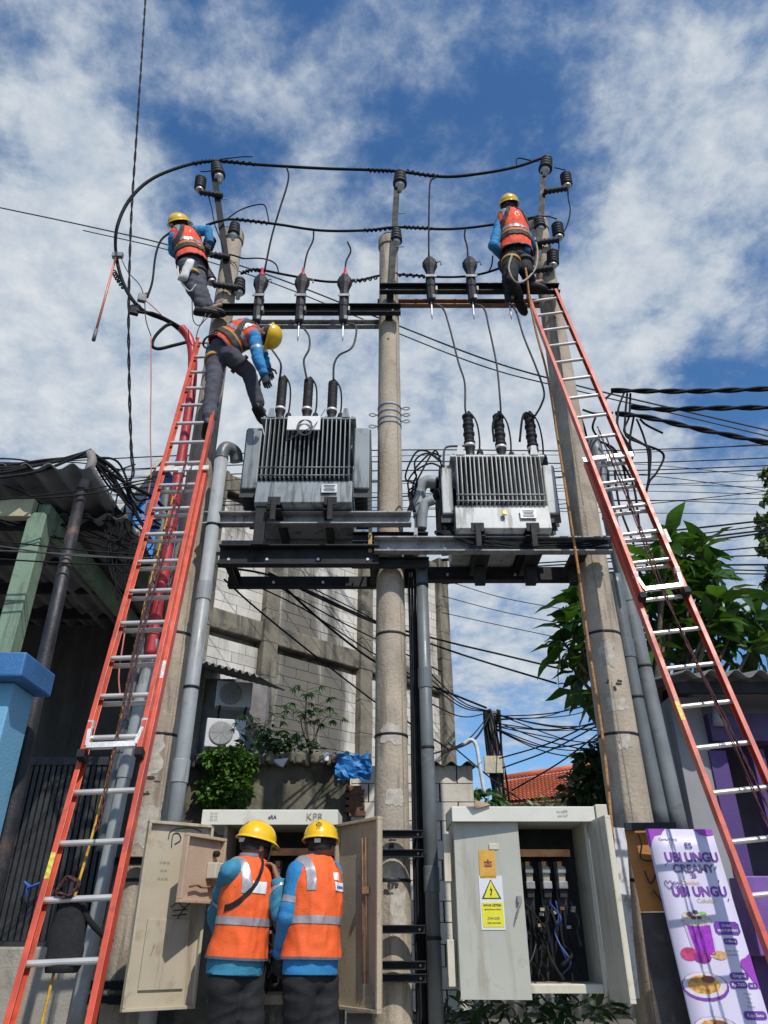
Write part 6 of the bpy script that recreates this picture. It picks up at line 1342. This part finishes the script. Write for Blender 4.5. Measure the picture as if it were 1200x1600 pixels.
def sapling(label, base, tops, n, size, mat, D):
    b0 = P(*base, D); t = thing('sapling', label, 'plant', b0); st = MB(); lv = MB()
    for px, py in tops:
        c = P(px, py, D + random.uniform(-.25, .25)); q = catmull([b0, b0.lerp(c, .55) + V((random.uniform(-.05, .05), 0, .05)), c], 5); st.tube(q, [.014 - .001 * i for i in range(len(q))], 6)
        for k in range(n):                                    # palmate leaves on long stalks
            an = k * 2.4 + random.random(); d = V((math.cos(an), math.sin(an) * .8, random.uniform(-.1, .75))).normalized(); ln = random.uniform(.12, .26); e = c + d * ln - Z * .02; st.tube([c - Z * (.03 * k), e], .004, 4)
            for j_ in range(7):
                a2 = (j_ - 3) * .5; d2 = (d * math.cos(a2) + d.cross(Z).normalized() * math.sin(a2) - Z * .25).normalized(); s_ = size * (1 - .09 * abs(j_ - 3)) * random.uniform(.8, 1.1); vs, fs = leaf_verts(s_, s_ * .15, .45, .3, 3); B3 = basis(d2, random.uniform(-.3, .3)); lv.add([e + B3 @ x_ for x_ in vs], fs, 0, True)
    st.build('stem', bark, t); lv.build('foliage', mat, t, fix=False)['kind'] = 'stuff'
sapling('tall sapling with palmate leaves growing on the ledge left of the centre pole', (487, 1180), [(480, 1078), (478, 1105), (500, 1100), (512, 1118), (490, 1125), (470, 1118)], 5, .13, lf_sap, 10.6)
sapling('bushy sapling beside the lower air conditioner', (405, 1185), [(400, 1132), (415, 1126), (392, 1142), (418, 1148)], 5, .12, lf_sap, 10.4)
plant('weeds', 'dark weeds along the mossy ledge', 'plant', [E(400, 1175, 9.9, .3, .2, .16), E(465, 1172, 9.9, .3, .2, .14), E(430, 1160, 10, .2, .2, .2)], 420, .11, lf_dark, [[P(430, 1190, 9.9), P(432, 1170, 9.9), P(440, 1150, 9.9)]], .22)
plant('shrub', 'dark leafy shrub behind the roof of the right cabinet', 'shrub', [E(935, 1200, 9.5, .28, .3, .22), E(950, 1235, 9.3, .4, .4, .3), E(915, 1235, 9.6, .3, .3, .2), E(955, 1180, 9.5, .22, .3, .2), E(918, 1188, 9.5, .16, .2, .08)], 900, .13, lf_dark, [[P(930, 1330, 9.5), P(925, 1250, 9.5), P(915, 1180, 9.5)], [P(935, 1330, 9.5), P(945, 1240, 9.5), P(955, 1175, 9.5)]], .3)
plant('variegated_shrub', 'pale speckled shrub hanging over the sheet fence', 'shrub', [E(890, 1266, 10.4, .6, .3, .16), E(940, 1275, 10, .5, .3, .3), E(830, 1266, 11.5, .5, .3, .08)], 700, .12, lf_var, [[P(900, 1330, 10.4), P(890, 1280, 10.4), P(880, 1255, 10.4)]], .2)
plant('shrub', 'small green bush at the foot of the far cable pole', 'shrub', [E(758, 1254, 13, .3, .3, .14)], 200, .14, lf_sap, [[P(762, 1290, 13), P(762, 1265, 13), P(764, 1245, 13)]], .3)
plant('weeds', 'dark undergrowth below the right cabinet', 'plant', [E(800, 1590, 6.6, .5, .3, .18), E(900, 1600, 6.6, .4, .3, .2), E(700, 1600, 7, .4, .3, .15)], 500, .13, lf_dark, [[P(800, 1660, 6.6), P(800, 1620, 6.6), P(805, 1580, 6.6)]], .16)
t = thing('feathery_tree', 'feathery fine leaved tree at the right edge of the view', 'tree', (11.6, 14.5, 0)); m = MB(); lv = MB(); root = V((11.6, 14.5, 0)); tp = P(1225, 690, 14)
m.tube(catmull([root, root.lerp(tp, .5) + V((.3, 0, 0)), tp], 6), [.16 - .01 * i for i in range(13)], 8)
for k in range(26):
    c = P(1224 + random.uniform(-6, 40), random.uniform(700, 935), 14 + random.uniform(-.6, .6)); e = c + V((random.uniform(-.75, -.15), random.uniform(-.3, .3), random.uniform(-.35, .3))); q = catmull([c, c.lerp(e, .5) + Z * .12, e], 6); m.tube(q, .012, 4)
    for p in q:
        for j_ in range(4):
            d = V((random.uniform(-1, 1), random.uniform(-1, 1), random.uniform(-.9, .5))).normalized(); s_ = random.uniform(.08, .17); vs, fs = leaf_verts(s_, s_ * .16, .3, .2, 2); B3 = basis(d); lv.add([p + V((random.uniform(-.1, .1), random.uniform(-.1, .1), random.uniform(-.1, .1))) + B3 @ x_ for x_ in vs], fs, 0, True)
m.build('trunk', bark, t); lv.build('crown', M('feathery_leaf', (.13, .21, .06), .5, var=.3, scale=6, trans=.35), t, fix=False)['kind'] = 'stuff'

# ================================================================ far cable pole
FD = 20.0
t = thing('cable_pole', 'distant pole wrapped in tangled cables above the shed', 'pole', (P(770, 1250, FD).x, FD, 0))
pt = P(768, 1112, FD); m = MB(); m.tube([V((pt.x + .05, FD, 0)), pt], [.16, .12], 14); m.build('shaft', M('dark_pole', (.09, .085, .08), .9, var=.3, scale=4), t)
m = MB()
for k in range(16):
    a0 = random.uniform(0, 6.28); q = [V((pt.x + .05 * f_ + (.2 + .05 * math.sin(a0 * 3)) * math.cos(a0 + f_ * 2), FD - .16 + .12 * math.sin(a0 + f_ * 2), pt.z * (1 - f_ * .42))) for f_ in (0, .15, .3, .5, .7, 1)]; m.tube(catmull(q, 4), .028, 5)
m.build('cable_bundle', cable, t)
m = MB(); m.box(P(772, 1195, FD - .3), (.5, .15, .42)); m.build('junction_box', M('box_cream', (.5, .45, .33), .7), t)
m = MB(); m.tube(catmull([P(724, 1163, 12), P(735, 1156, 12), P(744, 1165, 12), P(750, 1200, 12), P(757, 1240, 12)], 6), .03, 10); tag(m.build('bent_pipe', M('white_pipe', (.6, .6, .6), .5)), 'white pipe bent over the shed wall beside the far cable pole', 'pipe')
for i, (px, py, D2) in enumerate([(655, 1045, 14), (655, 1055, 14), (650, 1030, 13), (690, 1178, 11), (700, 1172, 11), (655, 1185, 11), (655, 1090, 14)]):
    q = P(px, py, D2); c = pt.lerp(q, .5) - Z * .25; wire('service_wire', [pt, c, q], .014, 'black service wire running from the far cable pole to the left', 'wire', 'wires fanning from the far cable pole')
for i in range(13):
    e = P(random.uniform(930, 1010), random.uniform(1065, 1190), random.uniform(14, 26)); s_ = pt - Z * random.uniform(0, .5); wire('service_wire', [s_, s_.lerp(e, .5) - Z * random.uniform(.1, .5), e], .016, 'thin black wire fanning out from the far cable pole to the right', 'wire', 'wires fanning from the far cable pole')
for a, b_ in (((780, 1185), (930, 1128)), ((785, 1200), (940, 1130)), ((700, 1160), (860, 1280)), ((800, 1235), (950, 1135))): wire('service_wire', [P(*a, 17), P((a[0] + b_[0]) / 2, (a[1] + b_[1]) / 2 + 6, 16), P(*b_, 15)], .016, 'thin wire crossing low behind the right pole', 'wire', 'low wires behind the right pole')

# ================================================================ overhead and service wires
ORD = ['topmost', 'second', 'third', 'fourth', 'fifth', 'sixth', 'seventh', 'eighth', 'ninth', 'lowest']
FG = 'long thin wires crossing the sky behind the poles'
for q_, (a, b_, c, D) in enumerate(((690, 703, 698, 13), (707, 721, 718, 13.5), (722, 735, 730, 13.2), (735, 751, 737, 13.8))):
    wire('overhead_wire', [P(-80, a + 40, D), P(300, b_ + 8, D), P(640, b_, D), P(950, c + 6, D), P(1290, c - 6, D)], .013, ORD[q_] + ' of the four thin wires crossing the sky behind both transformers', 'wire', FG, n=5)
YS = ((828, 806), (838, 812), (846, 818), (850, 824), (866, 848), (872, 866), (884, 882), (890, 893), (896, 898), (843, 821))
for i, (y0, y1) in enumerate(YS):
    wire('overhead_wire', [P(690, y0 + 32 - i * 2, 12), P(900, y0 + 14 - i, 12), P(1060, y0, 12), P(1260, y1, 11.5)], .013 if i % 3 else .018, ORD[sorted(range(10), key=lambda k: YS[k][0]).index(i)] + ' of the thin wires crossing the sky low at the right edge', 'wire', 'thin wires at the right', n=5)
for i in range(3): wire('overhead_wire', [P(690, 905 + i * 26, 16), P(790, 935 + i * 22, 16), P(930, 960 + i * 24, 16)], .01, ORD[i] + ' faint wire in the gap under the white transformer', 'wire', 'faint wires under the white transformer', n=5)
wire('overhead_wire', [P(-60, 312, 7.6), P(130, 352, 7.4), P(268, 384, 7.2), P(420, 430, 7.0), P(600, 500, 6.9), P(760, 562, 6.8), P(900, 602, 6.8), P(1060, 640, 6.8), P(1260, 686, 6.8)], .010, 'thin line crossing from upper left behind the poles to the right', 'wire', None, cgrey)
wire('overhead_wire', [P(130, 360, 7.5), P(268, 392, 7.3), P(420, 440, 7.1), P(600, 512, 7.0), P(760, 574, 6.9), P(900, 610, 6.9), P(1060, 648, 6.9), P(1260, 696, 6.9)], .008, 'second thin line just below the one from upper left', 'wire', None, cgrey)
# twisted bundles leaving to the right
RB = [([(955, 610, 6.25), (1010, 611, 6.1), (1100, 611, 5.9), (1260, 605, 5.7)], 'topmost thick twisted bundle leaving the right pole'), ([(985, 636, 6.25), (1040, 640, 6.1), (1100, 638, 5.9), (1260, 636, 5.7)], 'middle thick twisted bundle leaving the right pole'), ([(962, 646, 6.25), (1010, 652, 6.1), (1100, 672, 5.9), (1260, 704, 5.7)], 'lowest thick twisted bundle slanting down from the right pole')]
for sq, lb in RB: twist(pts(sq), .016, .014, 'twisted_cable', cable, lb, 'cable', .55)
for sq in ([(958, 612, 6.25), (946, 625, 6.25), (948, 640, 6.25)], [(975, 614, 6.2), (966, 640, 6.2), (966, 668, 6.2), (985, 700, 6.2), (988, 715, 6.2), (982, 724, 6.2)], [(980, 615, 6.2), (977, 650, 6.2), (978, 680, 6.2), (1000, 692, 6.2), (1030, 704, 6.2), (1037, 716, 6.2), (1025, 740, 6.2), (1015, 752, 6.2), (1008, 775, 6.25)],
           [(985, 615, 6.2), (983, 650, 6.2), (975, 672, 6.2), (985, 682, 6.2), (1005, 694, 6.2), (1016, 705, 6.2), (1014, 745, 6.2), (1008, 775, 6.25)], [(995, 655, 6.2), (1005, 680, 6.2), (1013, 710, 6.2), (1014, 745, 6.2)], [(1000, 655, 6.15), (1010, 664, 6.15), (1036, 677, 6.15)], [(990, 652, 6.2), (984, 690, 6.2), (990, 712, 6.2)], [(966, 645, 6.2), (964, 675, 6.2), (975, 690, 6.2), (988, 712, 6.2)],
           [(910, 640, 6.3), (930, 646, 6.3), (958, 645, 6.25)], [(905, 645, 6.4), (913, 668, 6.4), (918, 690, 6.5)], [(932, 648, 6.4), (926, 668, 6.45), (934, 684, 6.6)], [(938, 690, 6.5), (958, 700, 6.5), (970, 720, 6.5), (990, 760, 6.6), (1000, 830, 6.6)], [(945, 692, 6.5), (963, 712, 6.5), (975, 735, 6.5), (985, 800, 6.6)],
           [(950, 735, 6.35), (955, 790, 6.35), (975, 850, 6.3), (985, 900, 6.3)], [(960, 735, 6.35), (968, 790, 6.35), (990, 850, 6.3)]):
    wire('service_cable', pts(sq), .012, 'loose black cable drooping from the bundles right of the right pole', 'cable', 'loose cables right of the right pole')
# cables under the looping cable head
for sq, lb in (([(283, 512, 6.05), (262, 500, 5.98), (240, 490, 5.93), (222, 488, 5.9), (205, 484, 5.9), (207, 478, 5.9), (216, 482, 5.9)], 'second thick cable of the loop beside the red conduit'), ([(290, 535, 6.05), (270, 540, 6.0), (248, 545, 5.95), (238, 540, 5.92), (243, 525, 5.93), (258, 510, 5.97), (268, 506, 6)], 'thick cable end curled left of the red conduit')):
    wire('overhead_cable', pts(sq), .018, lb, 'cable')
wire('jumper_wire', pts([(268, 362, 6.0), (252, 375, 5.98), (243, 400, 5.96), (238, 440, 5.95), (230, 465, 5.94)]), .013, 'thick jumper wire arching from the topmost left worker to the cable loop', 'wire')
for sq, lb in (([(190, 405, 5.9), (200, 425, 5.9), (218, 445, 5.9), (226, 466, 5.9)], 'thin earth wire hanging from the stick on the cable loop'), ([(226, 468, 5.9), (228, 500, 5.9), (236, 525, 5.9)], 'thin wire hanging from the clamp on the cable loop'), ([(300, 470, 5.95), (302, 500, 5.95), (312, 508, 5.95), (322, 490, 6.0)], 'thin looped wire below the crossarm end'), ([(345, 470, 6.1), (330, 490, 6.05), (312, 510, 6.0), (306, 530, 5.98)], 'thin wire slanting down from the crossarm beside the left pole')):
    wire('jumper_wire', pts(sq), .006, lb, 'wire', None, cgrey)
for sq, lb in (([(226, 468, 5.92), (240, 480, 5.94), (252, 492, 5.95)], 'pink taped wire on the cable loop'), ([(236, 525, 5.9), (236, 600, 5.9), (235, 680, 5.95), (236, 740, 6.0), (228, 790, 6.0), (218, 830, 6.0), (216, 860, 6.0)], 'long thin pink wire hanging left of the left ladder'), ([(205, 900, 5.3), (196, 980, 5.2), (186, 1050, 5.1), (188, 1090, 5.1)], 'thin red cord hanging beside the left ladder rail')):
    wire('pink_wire', pts(sq), .006, lb, 'wire', None, M('pink_wire', (.5, .16, .13), .6))
t = thing('operating_stick', 'orange telescopic stick hanging from the looping cable', 'stick', P(146, 532, 5.9)); a, b_ = P(181, 402, 5.9), P(146, 532, 5.9)
m = MB(); m.tube([a, a.lerp(b_, .9)], .013, 10); m.build('shaft', M('stick_orange', (.62, .22, .14), .4), t); m = MB(); m.tube([a.lerp(b_, .88), b_], .02, 10); m.build('grip', M('grip_grey', (.14, .14, .14), .6), t); m = MB(); m.box(P(184, 399, 5.9), (.12, .05, .06)); m.tube([P(176, 404, 5.9), P(190, 396, 5.9)], .012, 6); m.build('clamp', steel, t)
for px, py, lb in ((222, 466, 'grey clamp biting the cable loop'), (210, 486, 'black connector at the bottom of the cable loop')):
    q = P(px, py, 5.9); m = MB(); m.box(q, (.09, .05, .10), R(20)); m.tube([q + V((-.03, 0, .02)), q + V((.05, 0, .09))], .014, 6); tag(m.build('line_clamp', M('clamp_grey', (.16, .16, .16), .6) if px > 215 else black, bevel=.008), lb, 'clamp')
twist([P(229, -30, 5.2), P(222, 80, 5.25), P(212, 230, 5.3), P(205, 340, 5.35), P(201, 480, 5.4), P(202, 600, 5.45), P(205, 700, 5.5), P(208, 738, 5.5), P(202, 752, 5.5)], .0075, .0085, 'twisted_cable', cable, 'thin twisted cable hanging down the sky at the left', 'cable', .5)
# tangle around the black pole
hub = P(141, 710, 5.14); random.seed(44)
for i, (px, py, D) in enumerate([(-60, 726, 4.8), (-60, 732, 4.8), (-60, 738, 4.8), (-60, 722, 4.9), (-60, 718, 5), (-60, 748, 4.7)]):
    e = P(px, py, D); wire('service_cable', [hub + Z * random.uniform(-.03, .05), hub.lerp(e, .35) - Z * random.uniform(.03, .08), hub.lerp(e, .7) - Z * .06, e], .012, 'black cable running left from the top of the black pole', 'cable', 'cables leaving the black pole to the left')
for i in range(9):
    e = P(random.uniform(195, 262), random.uniform(770, 850), random.uniform(5.6, 6.2)); wire('service_cable', [hub + Z * random.uniform(-.04, .04), hub.lerp(e, .4) + V((0, 0, random.uniform(-.1, .12))), hub.lerp(e, .75) + V((0, 0, random.uniform(-.12, .05))), e], .010 if i < 6 else .016, 'black cable sloping from the black pole to the left ladder', 'cable', 'cables sloping right from the black pole')
for i in range(11):
    x_ = random.uniform(165, 225); y_ = random.uniform(755, 800); q = [P(x_, y_, 5.6), P(x_ + random.uniform(-18, 14), y_ + 25, 5.6), P(x_ + random.uniform(-10, 25), y_ + 55, 5.62), P(x_ + random.uniform(-22, 22), y_ + 95, 5.65), P(x_ + random.uniform(-10, 30), y_ + 140, 5.7)]
    wire('service_cable', q, .007, 'loose thin wire in the tangle right of the carport roof', 'cable', 'loose wires right of the carport roof')
for i, (y0, y1, y2) in enumerate(((845, 868, 872), (858, 866, 876), (780, 775, 752), (788, 768, 748), (870, 880, 884), (838, 858, 868))):
    wire('service_wire', [P(-60, y0, 4.9), P(110, y1, 5.0), P(240, y2, 5.4)], .006, 'thin wire stretched across the carport front', 'wire', 'thin wires across the carport', cgrey if i < 2 else cable)
# wires slanting over the block building
for i, (sq, r_) in enumerate((([(345, 885, 7), (440, 905, 7.5), (590, 972, 8.5), (700, 1003, 9), (780, 1022, 9), (880, 1046, 9)], .012), ([(420, 895, 7.2), (500, 935, 7.8), (590, 975, 8.5), (690, 1012, 9), (770, 1038, 9), (870, 1068, 9)], .012), ([(430, 905, 7.2), (520, 985, 8), (600, 1042, 9), (690, 1078, 9.5), (760, 1106, 10)], .014),
                              ([(350, 905, 7), (400, 950, 7.3), (480, 1015, 8), (585, 1096, 9), (640, 1130, 9.5), (700, 1170, 10)], .010), ([(440, 920, 7.4), (530, 970, 8), (600, 1005, 8.6), (690, 1050, 9)], .008), ([(400, 915, 7.2), (480, 955, 7.8), (590, 1025, 8.6), (700, 1085, 9.4)], .008), ([(460, 905, 7.4), (560, 955, 8), (600, 975, 8.6), (690, 1000, 9)], .007))):
    wire('service_wire', pts(sq), r_, 'dark wire slanting across the block building behind the centre pole', 'wire', 'wires slanting across the block building')

random.seed(77)
for i in range(10):
    y_ = random.uniform(695, 800); D = random.uniform(10, 14); wire('overhead_wire', [P(-70, y_ + random.uniform(-10, 60), D), P(150, y_ + random.uniform(0, 30), D), P(420, y_ + 6, D), P(700, y_ + random.uniform(-6, 14), D), P(960, y_ + random.uniform(-20, 30), D), P(1270, y_ + random.uniform(-30, 20), D)], .008, 'faint thin wire in the web of lines behind the transformers', 'wire', 'web of faint wires behind the transformers', n=4)
for i in range(12):
    a = P(random.uniform(-80, -50), random.uniform(715, 790), 5.0); b_ = P(random.uniform(170, 255), random.uniform(720, 880), 5.9); wire('service_cable', [a, a.lerp(b_, .33) + V((0, 0, random.uniform(-.18, .06))), a.lerp(b_, .66) + V((0, 0, random.uniform(-.2, .08))), b_], random.choice((.004, .006, .008)), 'loose cable strung untidily along the carport roof edge', 'cable', 'untidy cables at the carport roof edge', n=5)
